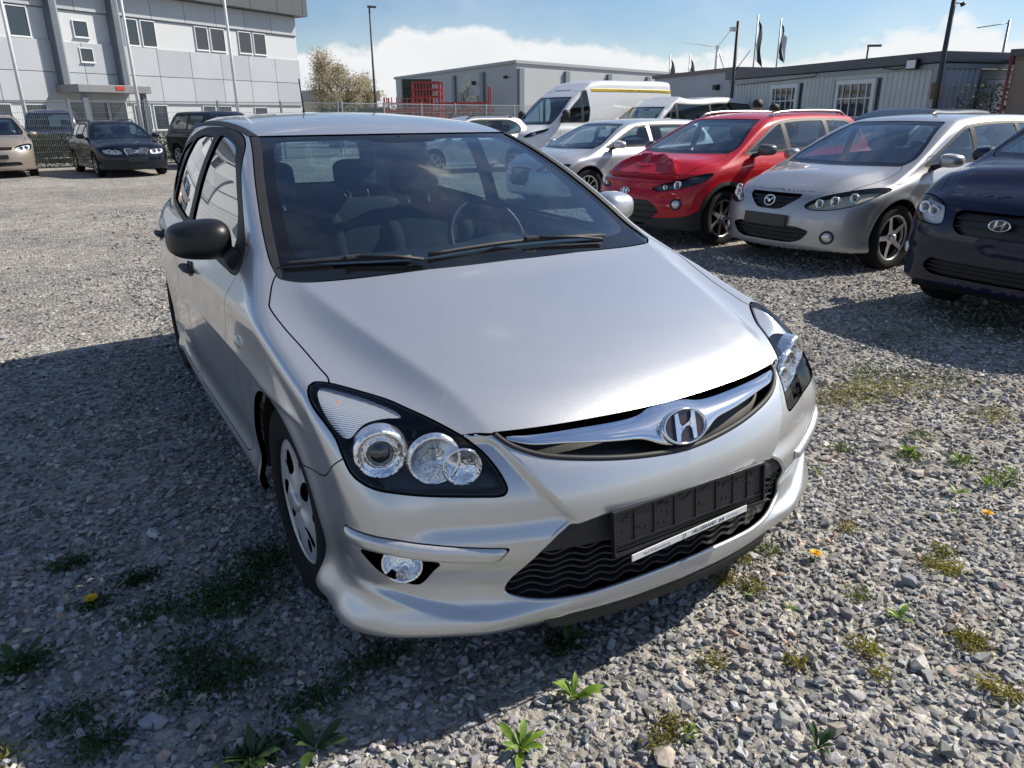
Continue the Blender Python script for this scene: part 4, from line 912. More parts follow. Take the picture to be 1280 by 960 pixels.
        mc, mdim, mm = mirror or ((hw+.075, p['yc']+.50, p['belt']+.075), (.20, .15, .145), None)
        mirror_shell(car, (s*mc[0], mc[1], mc[2]), mdim, mir_m or pm, (s*(hw-.055), mc[1]-.10, mc[2]-.07), s, q=.6)
        if rails:
            y0, y1 = rails[:2]; ys = np.linspace(y0, y1, 15); b = MB(); pts = []
            for y in ys:
                xx = p['hwr']-.005+.02*math.sin(math.pi*(y-y0)/(y1-y0)); z_ = float(S.roof(y))-d['roofc']*xx*xx; e = min(1, min(y-y0, y1-y)/.12); pts.append((s*xx, y, z_-.012+.045*e))
            b.tube(pts, .016, 8); b.build('roof_rail', rails[2], car)
        tlp = rpoly([(E-.35, p['belt']-.15), (E+.1, p['belt']-.15), (E+.1, p['belt']+.12), (E-.3, p['belt']+.10)], .03)
    # grille, intake, plate
    if gm is not None and len(gm[2]):
        go = pobj('grille', full(join(push(gm, .04), border(gm, .04))), gril_mat or C['black'], car); ga = np.array(grille); z0, z1 = ga[:, 1].min(), ga[:, 1].max()
        for z in np.linspace(z0, z1, slats+2)[1:-1]:
            xl = np.linspace(0, hw, 200); ins = xl[sdf(ga, np.stack([xl, np.full(200, z)], 1)) < 0]
            if not len(ins): continue
            xs = np.linspace(-ins.max(), ins.max(), 21); ys = on_front(S, np.abs(xs), z, -fo-.3, .2); b = MB(); b.tube([(x, y+.014, z) for x, y in zip(xs, ys)], .0085, 6, flat=.7); b.build('grille_slat', C['chrome'] if gchrome else C['trim'], go)
        if gchrome:
            gp = np.array([(x, z) for x, z in rpoly(ga, .02) if x >= 0]); gp = gp[np.argsort(-np.arctan2(gp[:, 1]-(z0+z1)/2, gp[:, 0]+.01))]; gp = np.vstack([gp[::-1]*[-1, 1], gp]); ys = on_front(S, np.abs(gp[:, 0]), gp[:, 1], -fo-.3, .2); b = MB(); b.tube([(a, y-.002, c) for (a, c), y in zip(gp, ys)], .010, 6); b.build('grille_frame', C['chrome'], go)
    if im is not None and len(im[2]):
        io = pobj('intake', full(join(push(im, .05), border(im, .05))), C['black'], car); ia = np.array(intake)
        for z in np.linspace(ia[:, 1].min(), ia[:, 1].max(), 5)[1:-1]:
            xl = np.linspace(0, hw, 200); ins = xl[sdf(ia, np.stack([xl, np.full(200, z)], 1)) < 0]
            if not len(ins): continue
            xs = np.linspace(-ins.max(), ins.max(), 17); ys = on_front(S, np.abs(xs), z, -fo-.3, .2); b = MB(); b.tube([(x, y+.022, z) for x, y in zip(xs, ys)], .006, 6); b.build('intake_slat', C['trim'], io)
    if plate:
        px, pz, pw, phh = plate; y = on_front(S, 0, pz, -fo-.3, .2)[0]; b = MB(); b.box((px, y-.012, pz), (pw, .016, phh), rx=R(-4), bev=.004); po = b.build('plate_holder', plate_mat or C['plate'], car)
        b = MB(); b.box((px, y-.021, pz+.002), (pw-.03, .004, phh-.03), rx=R(-4)); b.build('plate_panel', C['plate'], po)
    if badge: badge(S, car)
    # cabin
    dl = push(join(body, dlo), .03); dl = cut(dl, .6-dl[0][:, 2])[0]; dl = cut(dl, p['yc']-dl[0][:, 1]-.0)[0]
    if len(dl[2]): pobj('cabin_lining', full((dl[0], -dl[1], dl[2][:, ::-1])), mat('grey headlining', (.10, .10, .10), .95), car)
    b = MB(); b.prism([(-hw+.1, p['yc']+.2), (hw-.1, p['yc']+.2), (hw-.1, E-.3), (-hw+.1, E-.3)], Matrix(), .30, .33); b.build('cabin_floor', C['dash'], car)
    b = MB(); b.prism([(-hw+.17, -fo+.25), (hw-.17, -fo+.25), (hw-.12, 0), (hw-.12, wb), (hw-.2, E-.2), (-hw+.2, E-.2), (-hw+.12, wb), (-hw+.12, 0)], Matrix(), .20, .24); b.build('underbody', C['gap'], car)
    b = MB(); zc = p['zh1']-.04; b.grid(lambda u, v: Vector(((u-.5)*2*(hw-.16), p['yc']+.06+.22*((u-.5)*2)**2*.6+v*.62, zc+.02*math.sin(v*3)-(.5*(v-.85) if v > .85 else 0)+.03*math.exp(-(((u-.5)*2*(hw-.16)-.36)/.18)**2-((v-.7)/.2)**2))), 24, 14); b.build('dashboard', C['dash'], car)
    steering(car, .36, p['yc']+.74, p['zh1']-.06)
    if seats:
        y0 = p['yc']+1.12
        for s in (1, -1): seat(car, s*.36, y0, p['zh1']-.52, R(16), .60)
        if E-y0 > 1.6:
            for s in (1, -1): seat(car, s*.38, y0+.92, p['zh1']-.52, R(20), .52, w=.6)
    b = MB(); b.box((0, p['yt']-.05, p['zt']-.075), (.22, .03, .06), bev=.01); b.build('rear_view_mirror', C['black'], car)
    return S, car
def ring_badge(y, z, w, h, style):
    def fn(S, car):
        Y = on_front(S, 0, z, -1.6, .2)[0]; n = S.grad(np.array([[0., Y, z]]))[0]; M = Matrix.Translation((0, Y-.012, z)) @ Matrix.Rotation(math.acos(max(-1, min(1, n[2])))*.5+R(45), 4, 'X')
        if style == 'h': h_badge(car, M, w, h)
        elif style == 'wing':
            ring = MB(); a = np.linspace(0, 2*math.pi, 25); ring.tube([M @ Vector((w/2*math.cos(t), h/2*math.sin(t), .004)) for t in a], .007, 6, caps=False); o = ring.build('badge', CM['chrome'], car)
            b = MB(); b.tube([M @ Vector(v) for v in ((-w*.44, h*.10, .005), (-w*.25, h*.22, .006), (-w*.08, -h*.02, .006), (0, -h*.2, .006), (w*.08, -h*.02, .006), (w*.25, h*.22, .006), (w*.44, h*.10, .005))], [.004, .008, .009, .008, .009, .008, .004], 6); b.build('badge_wings', CM['chrome'], o)
        elif style == 'bar':
            b = MB(); ga = [(-.19, -.05), (.19, -.05)]; b.tube([M @ Vector((-.16, -.045, .01)), M @ Vector((.16, .05, .01))], .008, 6); o = b.build('badge', CM['chrome'], car)
            b = MB(); b.lathe([(.001, .012), (.028, .012), (.033, .004)], M, 18); b.build('badge_disc', CM['chrome'], o)
        elif style == 'disc':
            b = MB(); b.lathe([(.001, .010), (w*.40, .010), (w*.5, .004), (w*.5, -.01)], M, 22); o = b.build('badge', CM['chrome'], car)
            b = MB(); b.tube([M @ Vector(v) for v in ((-w*.26, w*.22, .013), (-w*.1, -w*.24, .013), (0, w*.04, .013), (w*.1, -w*.24, .013), (w*.26, w*.22, .013))], .006, 5); b.build('badge_mark', CM['ink'], o)
        elif style == 'rings':
            for k in range(4):
                ring = MB(); a = np.linspace(0, 2*math.pi, 19); ring.tube([M @ Vector((w*.145*math.cos(t)+(k-1.5)*w*.205, w*.145*math.sin(t), .004)) for t in a], .006, 5, caps=False); ring.build('badge_ring', CM['chrome'], car)
    return fn
def other_cars():
    A = -math.pi/2; row = 'used cars parked in the row facing the yard'
    # silver hatchback with pentagon grille
    silver2 = paint('warm silver paint', (.41, .41, .42), metal=.65, rough=.42, flake=.08, dust=.08)
    d = car_def(hw=.8775, H=1.465, wb=2.64, fo=.87, ro=.90, zh0=.74, zh1=.97, yc=.10, yt=1.08, zt=1.39, belt=.95, hwr=.56, belt_r=1.04, cb=.30, cx=.56, r=.316, shoulder=.80)
    make_car('hatchback_car', 'silver five-door hatchback with five-spoke alloys and dark winged grille beside the red car', row, (5.66, 3.02, R(-90.5)), d, silver2, .65,
        hl=[(.385, .635), (.50, .715), (.64, .765), (.77, .795), (.84, .785), (.83, .72), (.75, .645), (.62, .605), (.46, .595)], lamps=[(.49, .650, .045), (.60, .675, .05), (.71, .71, .045)], headmat='yellow',
        grille=[(-.3, .730), (.31, .730), (.30, .690), (.16, .590), (.10, .575), (-.3, .575)], slats=3, intake=[(-.3, .43), (.36, .43), (.48, .395), (.40, .30), (.30, .27), (-.3, .27)], fogs=[(.62, .345, .045)], pillars=(1.33, 2.22), wstyle='five', badge=ring_badge(0, .655, .125, .10, 'wing'), plate=(0, .475, .52, .115), rear_end=3.02, rimr=.70, q_wheel=1.)
    # crashed red hatchback
    red = paint('red paint', (.46, .006, .016), metal=.0, rough=.45, dust=.0, spec=.1, coat=.75)
    def crumple(s, r, x, y, z):
        """bonnet buckled upwards by a knock on the nose"""
        m = sstep((z-.79)/.05)*sstep((-.02-y)/.12)
        t = y+.30+.55*np.abs(x-.12)                                   # a sharp peaked fold running to the corners
        fold = .060*np.exp(-np.abs(t)/.055)*sstep((.62-x)/.25)+.030*np.exp(-np.abs(y+.52-.35*x)/.045)*sstep((.5-x)/.2)-.022*bump(y+.44, .05)*bump(x-.2, .18)
        r = r-m*fold
        dent = .030*bump(z-.66, .05)*bump(x-.30, .22)*sstep((-.45-y)/.1)+.018*bump(z-.56, .05)*bump(x-.55, .12)*sstep((-.4-y)/.1)
        return r+dent+.045*bump(z-.775, .022)*sstep((-.30-y)/.15)
    d = car_def(hw=.88, H=1.50, wb=2.57, fo=.80, ro=.66, zh0=.80, zh1=1.03, yc=.06, yt=.90, zt=1.42, belt=1.0, hwr=.55, belt_r=1.10, r=.318, shoulder=.86, extra=crumple)
    make_car('crashed_car', 'red small crossover with buckled bonnet and damaged nose, roof rails and black arch trims', row, (5.33, 4.98, R(-87)), d, red, .68,
        hl=[(.36, .665), (.48, .715), (.64, .775), (.80, .83), (.845, .825), (.82, .745), (.70, .685), (.56, .650), (.42, .640)], lamps=[(.62, .705, .05), (.50, .68, .03)], headmat='dark',
        intake=[(-.3, .53), (.34, .54), (.42, .50), (.50, .42), (.36, .28), (.28, .25), (-.3, .25)], fogs=[(.66, .50, .045)], pillars=(1.17, 2.02), wstyle='seven', badge=ring_badge(0, .625, .15, .08, 'h'), plate=None, clad=.34, rails=(1.0, 2.6, mat('satin rail', (.45, .46, .47), .35, .8)), rear_end=2.85, mir_m=mat('grey mirror cap', (.10, .11, .12), .35, .3), q_wheel=.9)
    # navy MPV at the right edge
    navy = paint('navy paint', (.004, .008, .030), metal=.0, rough=.5, dust=.0, spec=.1, coat=.7)
    d = car_def(hw=.87, H=1.63, wb=2.60, fo=.82, ro=.70, zh0=.90, zh1=1.14, yc=.00, yt=.85, zt=1.54, belt=1.06, hwr=.58, belt_r=1.12, r=.31, shoulder=.92, zb=.27, ws_n=.5, k_fr=.06, plan=[(0, 0), (.2, .008), (.4, .03), (.55, .065), (.68, .13), (.78, .24), (.86, .42)])
    make_car('mpv_car', 'dark navy tall hatchback with large clear headlight and bare black grille beside the silver five-door', row, (4.86, .42, R(-93)), d, navy, .55,
        hl=[(.42, .72), (.45, .83), (.55, .87), (.67, .885), (.76, .88), (.795, .84), (.775, .77), (.66, .715), (.52, .70)], lamps=[(.55, .785, .04), (.66, .80, .045)],
        grille=[(-.3, .82), (.30, .82), (.34, .80), (.33, .70), (.27, .655), (-.3, .655)], slats=2, intake=[(-.3, .46), (.46, .47), (.52, .40), (.44, .35), (-.3, .35)], fogs=[(.72, .50, .040)], pillars=(1.10, 2.0), wstyle='six', badge=ring_badge(0, .745, .15, .078, 'h'), plate=None, rear_end=2.9)
    # silver three-door behind the red one
    d = car_def(hw=.8825, H=1.42, wb=2.58, fo=.86, ro=.78, zh0=.72, zh1=.94, yc=.10, yt=1.02, zt=1.345, belt=.93, hwr=.55, belt_r=1.0, r=.316, shoulder=.80)
    make_car('hatchback_car', 'silver three-door hatchback with silver window pillar, behind the red crashed car', row, (6.4, 9.05, R(-87.5)), d, paint('pale silver paint', (.58, .59, .60), metal=.6, rough=.4, flake=.08), .5,
        hl=[(.42, .60), (.50, .67), (.66, .70), (.80, .72), (.83, .69), (.76, .62), (.58, .585)], lamps=[(.56, .64, .05), (.68, .66, .04)], grille=[(-.3, .66), (.28, .66), (.30, .62), (.22, .36), (-.3, .36)], gchrome=True, pillars=(1.48,), wstyle='ten', badge=ring_badge(0, .60, .26, .08, 'rings'), plate=(0, .47, .5, .11), rear_end=2.95, doors=[(.44, 1.55)], pillar_paint=True)
    # vans
    white = paint('white paint', (.74, .745, .74), rough=.35, dust=.05)
    d = car_def(hw=1.0, H=2.50, wb=4.0, fo=.95, ro=1.0, zh0=1.02, zh1=1.26, yc=-.18, yt=.72, zt=2.02, belt=1.30, hwr=.80, belt_r=1.30, r=.34, shoulder=1.12, ws_n=.72, zb=.24, roofc=.04, k_fr=.10, k_roof=.16, wscurv=.16, spz=1.1,
        tum=[(1.1, .955), (1.4, .95), (1.8, .92), (2.2, .87), (2.45, .83)], gate=[(1.0, 4.97), (1.5, 4.95), (2.3, 4.85)], nose=[(.2, -.85), (.3, -.93), (.5, -.95), (.8, -.93), (1.0, -.86), (1.15, -.68), (1.3, -.45)], plan=[(0, 0), (.3, .03), (.5, .08), (.7, .18), (.85, .33), (1.0, .6)], roof=[(.3, 1.80), (.72, 2.05), (1.0, 2.27), (1.35, 2.42), (1.9, 2.49), (3, 2.50), (4.6, 2.50), (5.0, 2.47)], hood=[(-1.0, .95), (-.85, 1.02), (-.5, 1.15), (-.2, 1.25), (.2, 1.40), (1, 1.4), (5, 1.4)])
    S, van = make_car('panel_van', 'white high-roof panel van with a yellow stripe along its roofline', None, (11.2, 17.2, R(-86.5)), d, white, .42, cat='van',
        hl=[(.52, .93), (.60, 1.03), (.74, 1.11), (.87, 1.16), (.90, 1.10), (.84, 1.0), (.66, .92)], lamps=[(.72, 1.0, .06)], headmat='dark', intake=[(-.3, .78), (.50, .80), (.62, .74), (.6, .48), (-.3, .48)], pillars=(1.02,), rear_end=1.3, doors=[(.12, 1.06), (1.4, 2.5)], plate=(0, .60, .52, .12), mirror=((1.10, .30, 1.50), (.20, .2, .34), None), mir_m=CM['trim'], wstyle='cover')
    yel = mat('yellow decal', (.50, .36, .02), .4, var=.08, scale=6)
    for s in (1, -1):
        ys = np.linspace(1.35, 4.75, 30); P = snap(S, np.stack([np.full(30, s*.88), ys, np.full(30, 2.20)], 1)); offset_strip(S, P, .10, .001, yel, 'stripe', van, .001)
        rg = random.Random(3); ink = mat('stripe lettering', (.20, .16, .05), .5)
        for k in range(26):
            y = 2.45+k*.083+rg.uniform(-.01, .01)
            if rg.random() < .18: continue
            M = place_on(S, (s*.88, y, 2.20)); b = MB(); b.box((0, 0, .004), (rg.uniform(.02, .05), .045, .002)); b.v = [M @ Vector(v) for v in b.v]; b.build('stripe_letter', ink, van)
    blue = mat('van lettering', (.10, .15, .33), .5); rg = random.Random(8)
    for k in range(9):
        M = place_on(S, (-.40+k*.09, 1.02, 2.23)); b = MB(); b.box((0, 0, .003), (.055, .07, .002)); b.v = [M @ Vector(v) for v in b.v]; b.build('roof_letter', blue, van)
    d = car_def(hw=.95, H=1.99, wb=3.4, fo=.92, ro=1.0, zh0=.95, zh1=1.20, yc=-.08, yt=.66, zt=1.72, belt=1.16, hwr=.72, belt_r=1.18, r=.33, shoulder=1.05, ws_n=.65, zb=.22, roofc=.05, k_fr=.09, k_roof=.12, wscurv=.16, spz=.9,
        tum=[(1.0, .905), (1.2, .895), (1.5, .85), (1.75, .79), (1.95, .72)], gate=[(.9, 4.38), (1.3, 4.35), (1.7, 4.25)])
    make_car('minibus', 'white window minibus parked beside the tall white van', None, (12.95, 15.02, R(-88)), d, white, .42, cat='van',
        hl=[(.55, .78), (.58, .92), (.70, .97), (.84, .99), (.87, .94), (.82, .84), (.68, .77)], lamps=[(.68, .86, .06)], grille=[(-.3, .93), (.48, .93), (.46, .82), (-.3, .82)], pillars=(1.02, 2.35), rear_end=4.2, top_drop=.17, doors=[(.22, 1.05), (1.1, 2.25)], plate=(0, .55, .52, .12), wstyle='cover', wm='dark', mirror=((1.07, .45, 1.32), (.2, .17, .22), None))
    # left side: dark estate and beige MPV facing the yard
    dk = paint('blue black paint', (.004, .006, .014), metal=.0, rough=.45, dust=.0, spec=.1, coat=.7)
    lg = 'cars parked against the fence'
    d = car_def(hw=.90, H=1.46, wb=2.76, fo=.93, ro=1.0, zh0=.78, zh1=.97, yc=.28, yt=1.12, zt=1.37, belt=.97, hwr=.56, belt_r=1.03, r=.32, shoulder=.84, gate=[(.85, 3.74), (1.0, 3.70), (1.2, 3.58), (1.38, 3.38)])
    make_car('estate_car', 'blue-black estate car with chrome-edged upright grille in front of the hedge', lg, (.62, 21.6, R(8)), d, dk, .4,
        hl=[(.36, .60), (.38, .72), (.55, .75), (.74, .755), (.80, .72), (.76, .63), (.55, .59)], lamps=[(.48, .67, .05), (.62, .68, .05)], grille=[(-.3, .74), (.27, .74), (.29, .71), (.24, .58), (-.3, .58)], gchrome=True, slats=5, badge=ring_badge(0, .66, .1, .1, 'bar'), pillars=(1.45, 2.3), rear_end=3.45, rails=(1.3, 3.2, CM['black']), plate=(0, .46, .5, .11), wstyle='five')
    bg = paint('beige paint', (.36, .31, .255), metal=.5, rough=.4, flake=.06)
    d = car_def(hw=.90, H=1.635, wb=2.68, fo=.90, ro=.82, zh0=.82, zh1=1.09, yc=.0, yt=.86, zt=1.54, belt=1.03, hwr=.60, belt_r=1.1, r=.32, shoulder=.90, ws_n=.5)
    make_car('mpv_car', 'beige family van with roof rails at the end of the fence row', lg, (-2.5, 23.1, R(3.3)), d, bg, .4,
        hl=[(.42, .70), (.46, .80), (.62, .85), (.80, .87), (.84, .82), (.78, .72), (.58, .68)], lamps=[(.58, .76, .05), (.70, .77, .05)], grille=[(-.3, .80), (.38, .80), (.36, .72), (-.3, .72)], intake=[(-.3, .42), (.5, .42), (.54, .33), (-.3, .30)], pillars=(1.15, 2.1), rear_end=3.1, rails=(1.0, 2.9, CM['black']), plate=(0, .55, .5, .11), wstyle='five', badge=ring_badge(0, .76, .10, .1, 'disc'))
    # half hidden ones
    d = car_def(hw=.92, H=1.72, wb=2.72, fo=.88, ro=.9, zh0=.95, zh1=1.15, yc=.1, yt=.85, zt=1.6, belt=1.1, hwr=.60, r=.35, shoulder=.95, ws_n=.5)
    make_car('suv_car', 'black off-roader standing between the blue-black estate and the flagpole', lg, (4.15, 23.0, R(20)), d, dk, .33, hl=[(.5, .76), (.52, .86), (.68, .89), (.80, .88), (.8, .78)], pillars=(1.15, 2.05), rear_end=3.15, wstyle='six', wm='dark', q_wheel=.5)
    d2 = car_def(hw=.93, H=1.85, wb=2.75, fo=.8, ro=.85, zh0=1.02, zh1=1.16, yc=.15, yt=.55, zt=1.72, belt=1.15, hwr=.68, r=.37, shoulder=1.0, ws_n=.7, plan=[(0, 0), (.4, .02), (.6, .05), (.8, .12), (.9, .25)])
    make_car('suv_car', 'dark blue boxy off-roader behind the fence and hedge', lg, (-1.05, 31.0, R(-6)), d2, paint('blue paint', (.010, .022, .085), metal=.2, rough=.3), .33, hl=[(.50, .80), (.50, .94), (.66, .95), (.72, .88), (.66, .80)], grille=[(-.3, .95), (.40, .95), (.40, .78), (-.3, .78)], slats=5, pillars=(1.1, 2.0), rear_end=3.2, wstyle='six', q_wheel=.5)
    d3 = car_def(hw=.87, H=1.5, r=.31)
    make_car('hatchback_car', 'pale silver car behind the fence, half hidden by the black off-roader', lg, (4.5, 30.5, R(10)), d3, MATS['pale silver paint'], .33, hl=[(.45, .6), (.5, .68), (.7, .72), (.8, .71), (.7, .62)], wstyle='cover', q_wheel=.5)
    d4 = car_def(hw=.88, H=1.55, wb=2.7, ro=.95, r=.315)
    make_car('estate_car', 'dark estate car with plain roof, behind the silver five-door hatchback', row, (9.3, 5.6, R(-92)), d4, dk, .36, hl=[(.45, .6), (.5, .68), (.7, .72), (.8, .71), (.7, .62)], wstyle='five', q_wheel=.5)
    d5 = car_def(hw=.88, H=1.50, wb=2.65, r=.315)
    make_car('hatchback_car', 'pale silver car with dark roof rails, half hidden in front of the white van', row, (7.6, 17.6, R(-88)), d5, MATS['pale silver paint'], .33, hl=[(.45, .6), (.5, .68), (.7, .72), (.8, .71), (.7, .62)], rails=(1.2, 2.7, CM['black']), wstyle='five', q_wheel=.5)
other_cars()
# ------------------------------------------------------------------ setting: buildings, fence, poles, trees
def frame_at(x, y, ang): return Matrix.Translation((x, y, 0)) @ Matrix.Rotation(ang, 4, 'Z')
def lbox(name, m, parent, c, d, bev=0., rx=0., rz=0., ry=0.):
    b = MB(); b.box(c, d, bev=bev, rx=rx, rz=rz, ry=ry); return b.build(name, m, parent)
def window(parent, u0, u1, z0, z1, y, fm, pm, fw=.045, bars=None, bm=None):
    """framed pane set in the wall; wall face at y, outside is -y"""
    w = bpy.data.objects.new('window', None); 
    b = MB(); d = .07
    b.box(((u0+u1)/2, y-.01, z0+fw/2), (u1-u0, d, fw)); b.box(((u0+u1)/2, y-.01, z1-fw/2), (u1-u0, d, fw)); b.box((u0+fw/2, y-.01, (z0+z1)/2), (fw, d, z1-z0-2*fw)); b.box((u1-fw/2, y-.01, (z0+z1)/2), (fw, d, z1-z0-2*fw))
    o = b.build('window', fm, parent)
    g = MB(); g.box(((u0+u1)/2, y-.005, (z0+z1)/2), (u1-u0-2*fw, .012, z1-z0-2*fw)); g.build('pane', pm, o)
    s = MB(); s.box(((u0+u1)/2, y-.05, z0-.02), (u1-u0+.06, .10, .035)); s.build('sill', fm, o)
    if bars:
        nx, nz = bars; bw = .028
        for i in range(1, nx):
            q = MB(); q.box((u0+(u1-u0)*i/nx, y-.028, (z0+z1)/2), (bw, .022, z1-z0-2*fw)); q.build('bar', bm or fm, o)
        for i in range(1, nz):
            q = MB(); q.box(((u0+u1)/2, y-.030, z0+(z1-z0)*i/nz), (u1-u0-2*fw, .022, bw)); q.build('bar', bm or fm, o)
    return o
def buildings():
    pan = [mat('light grey facade panel', (.43, .46, .49), .38, var=.05, scale=.8), mat('grey facade panel', (.39, .42, .45), .38, var=.05, scale=.8)]
    wht = mat('white render', (.53, .56, .58), .7, var=.04, scale=2, bumps=.1, bscale=30); drk = mat('dark fascia metal', (.085, .09, .10), .45, var=.1, scale=2)
    pil = mat('grey pilaster metal', (.13, .15, .18), .4, var=.1, scale=2); frm = mat('window frame white', (.62, .64, .66), .4); gls = mat('dark window pane', (.03, .04, .05), .08, coat=.6, var=.2, scale=.6)
    # --- office
    o = thing('office_building', (12.6, 48.0, 0), R(28.5), 'light grey panelled two-storey office with dark roof fascia and canopied entrance', 'building')
    lbox('wall', wht, o, (-12.0, 5.0, 4.1), (25.8, 10, 8.2))
    b = MB(); b.box((-11.9, 4.7, 7.93), (26.4, 11.0, .98)); f = b.build('roof_fascia', drk, o)
    for k in range(12): lbox('fascia_joint', CM['gap'], f, (.9-2.05*k, -.803, 7.93), (.02, .008, .97))
    cols = [.88-2.02*k for k in range(13)]; rg = random.Random(2)
    for a, c in zip(cols[:-1], cols[1:]):
        for z0, z1 in ((6.36, 7.42), (3.62, 4.96), (2.28, 3.59)):
            if z0 > 2 and c < -14.2 and a > -11.6: pass
            lbox('facade_panel', pan[rg.random() < .4], o, ((a+c)/2, -.06, (z0+z1)/2), (a-c-.025, .10, z1-z0), bev=.012)
    for z in (6.33, 3.605): lbox('drip_rail', pil, o, (-12, -.03, z), (25.7, .05, .03))
    for u in (-14.55, -11.5):
        lbox('pilaster', pil, o, (u, -.30, 5.2), (.30, .55, 4.5), bev=.02); lbox('pilaster_edge', mat('pale metal edge', (.45, .46, .46), .35, .6), o, (u+.20, -.28, 5.0), (.07, .5, 4.0))
    for u0, u1, z0, z1 in ((-17.9, -17.0, 5.02, 6.3), (-16.4, -15.45, 5.02, 6.3), (-13.45, -12.7, 5.2, 5.95), (-13.4, -12.72, 4.1, 4.75), (-10.85, -10.05, 5.02, 6.28), (-9.9, -9.05, 5.02, 6.28), (-6.65, -5.8, 5.08, 6.28), (-5.65, -4.65, 5.08, 6.28), (-3.7, -2.75, 5.1, 6.28), (-2.6, -1.65, 5.1, 6.28), (-22, -21, 5.02, 6.3), (-20.8, -19.8, 5.02, 6.3),
                          (-16.4, -15.4, 1.0, 2.2), (-18, -17, 1, 2.2), (-11.0, -10.05, .95, 2.22), (-9.9, -9.05, .95, 2.22), (-6.8, -5.9, 1.1, 2.2), (-5.75, -4.8, 1.1, 2.2), (-3.1, -2.1, 1.1, 2.15)):
        window(o, u0, u1, z0, z1, -.02 if z0 > 4.9 or z0 < 2 else -.115, frm, gls)
    cn = lbox('canopy', mat('canopy grey', (.20, .21, .22), .45, var=.08, scale=3), o, (-13.0, -.95, 2.87), (3.7, 1.9, .34), bev=.02)
    lbox('canopy_sign', mat('red sign', (.40, .03, .03), .5), cn, (-12.8, -1.915, 2.9), (.45, .02, .18), bev=.005)
    for u in (-14.5, -11.45): lbox('canopy_post', pil, o, (u, -1.6, 1.35), (.22, .22, 2.7))
    for u in (-13.9, -12.9, -11.9):
        w = window(o, u-.48, u+.48, .1, 2.55, -.06, frm, gls)
    # --- warehouse
    o = thing('warehouse', (30.0, 48.9, 0), 0, 'long low pale grey warehouse hall with dark downpipe strips', 'building'); hall = mat('pale grey hall cladding', (.38, .40, .42), .55, var=.05, scale=.4, bumps=.08, bscale=8); roofm = mat('hall roof trim', (.32, .34, .36), .5)
    for nm, ang, L, us in (('wall', R(17.75), 30, (.2, 5.2, 10.6, 16.2, 22.0)), ('wall', R(87.5), 25, (-.2, -4.5, -9.6, -15.6))):
        pass
    A1, A2 = R(17.75), R(87.5); e1 = Vector((math.cos(A1), math.sin(A1), 0)); e2 = Vector((math.cos(A2), math.sin(A2), 0)); H = 5.4
    P0 = Vector((0, 0, 0)); P1 = e1*34; P2 = e2*26; P3 = P1+P2
    b = MB(); b.prism([(P0.x, P0.y), (P1.x, P1.y), (P3.x, P3.y), (P2.x, P2.y)], Matrix(), 0, H); b.build('wall', hall, o)
    b = MB(); nn = 1.012; c = (P3)/2; b.prism([tuple((c+(p-c)*nn).xy) for p in (P0, P1, P3, P2)], Matrix(), H-.10, H+.12); b.build('roof_trim', roofm, o)
    n1 = Vector((math.sin(A1), -math.cos(A1), 0)); n2 = Vector((-math.sin(A2), math.cos(A2), 0))
    for u in (.35, 6.1, 12.2, 18.6, 25.2, 31.5): p = e1*u+n1*.12; lbox('downpipe_strip', mat('blue grey strip', (.16, .19, .23), .45, var=.08, scale=3), o, (p.x, p.y, H/2-.2), (.55, .22, H-.5), rz=A1)
    for u in (5.6, 11.2, 17.4): p = e2*u+n2*.12; lbox('downpipe_strip', MATS['blue grey strip'], o, (p.x, p.y, H/2-.2), (.6, .22, H-.5), rz=A2)
    p = e2*8.2+n2*.06; lbox('gate', mat('pale roller gate', (.56, .52, .46), .6, var=.06, scale=3), o, (p.x, p.y, 1.6), (3.2, .12, 3.2), rz=A2)
    p = e2*7.2+n2*.2; lbox('wall_lamp', CM['black'], o, (p.x, p.y, 4.2), (.3, .25, .3), rz=A2); p = e2*1.5+n2*.2; lbox('wall_lamp', CM['black'], o, (p.x, p.y, 4.4), (.25, .25, .2), rz=A2)
    # --- grey block joining the cabin
    o = thing('flat_roof_block', (17.64, 15.85, 0), R(257.5), 'plain blue-grey flat-roofed block at the end of the cabin', 'building'); bk = mat('blue grey render', (.40, .43, .46), .7, var=.06, scale=1.5, bumps=.1, bscale=20)
    lbox('wall', bk, o, (-2.6, 3.2, 1.4), (5.2, 6, 2.8)); lbox('roof_edge', mat('brown roof edge', (.17, .14, .13), .6), o, (-2.6, 3.2, 2.86), (5.35, 6.15, .12)); lbox('wall_lamp', CM['black'], o, (-.9, .12, 2.35), (.2, .16, .16))
    # --- site cabin: corrugated walls
    o = thing('site_cabin', (17.62, 15.76, 0), R(257.5), 'weathered grey-green corrugated site cabin with white barred windows', 'building')
    cor = mat('grey green corrugated steel', (.55, .58, .55), .5, var=.12, scale=1.3, bumps=.05, bscale=15); trim = mat('cabin trim steel', (.34, .36, .37), .5, var=.15, scale=2); blue = mat('blue grey steel', (.44, .48, .55), .5, var=.08, scale=1.5)
    LN = 7.95
    def corr(u0, u1, z0, z1, y, m, name='wall_sheet', pitch=.16, dep=.022):
        b = MB(); us = []; u = u0
        while u < u1:
            for k, dd in ((0, 0), (.45, 0), (.55, dep), (.95, dep)):
                if u+k*pitch <= u1: us.append((u+k*pitch, dd))
            u += pitch
        us.append((u1, 0)); V = []
        for a, dd in us: V += [(a, y-dd, z0), (a, y-dd, z1)]
        b.add(V, [(2*i, 2*i+2, 2*i+3, 2*i+1) for i in range(len(us)-1)]); return b.build(name, m, o)
    lbox('core', trim, o, (LN/2, 1.55, 1.22), (7.8, 2.9, 2.4))
    win = [(LN-5.83, LN-4.62), (LN-3.15, LN-1.80)]
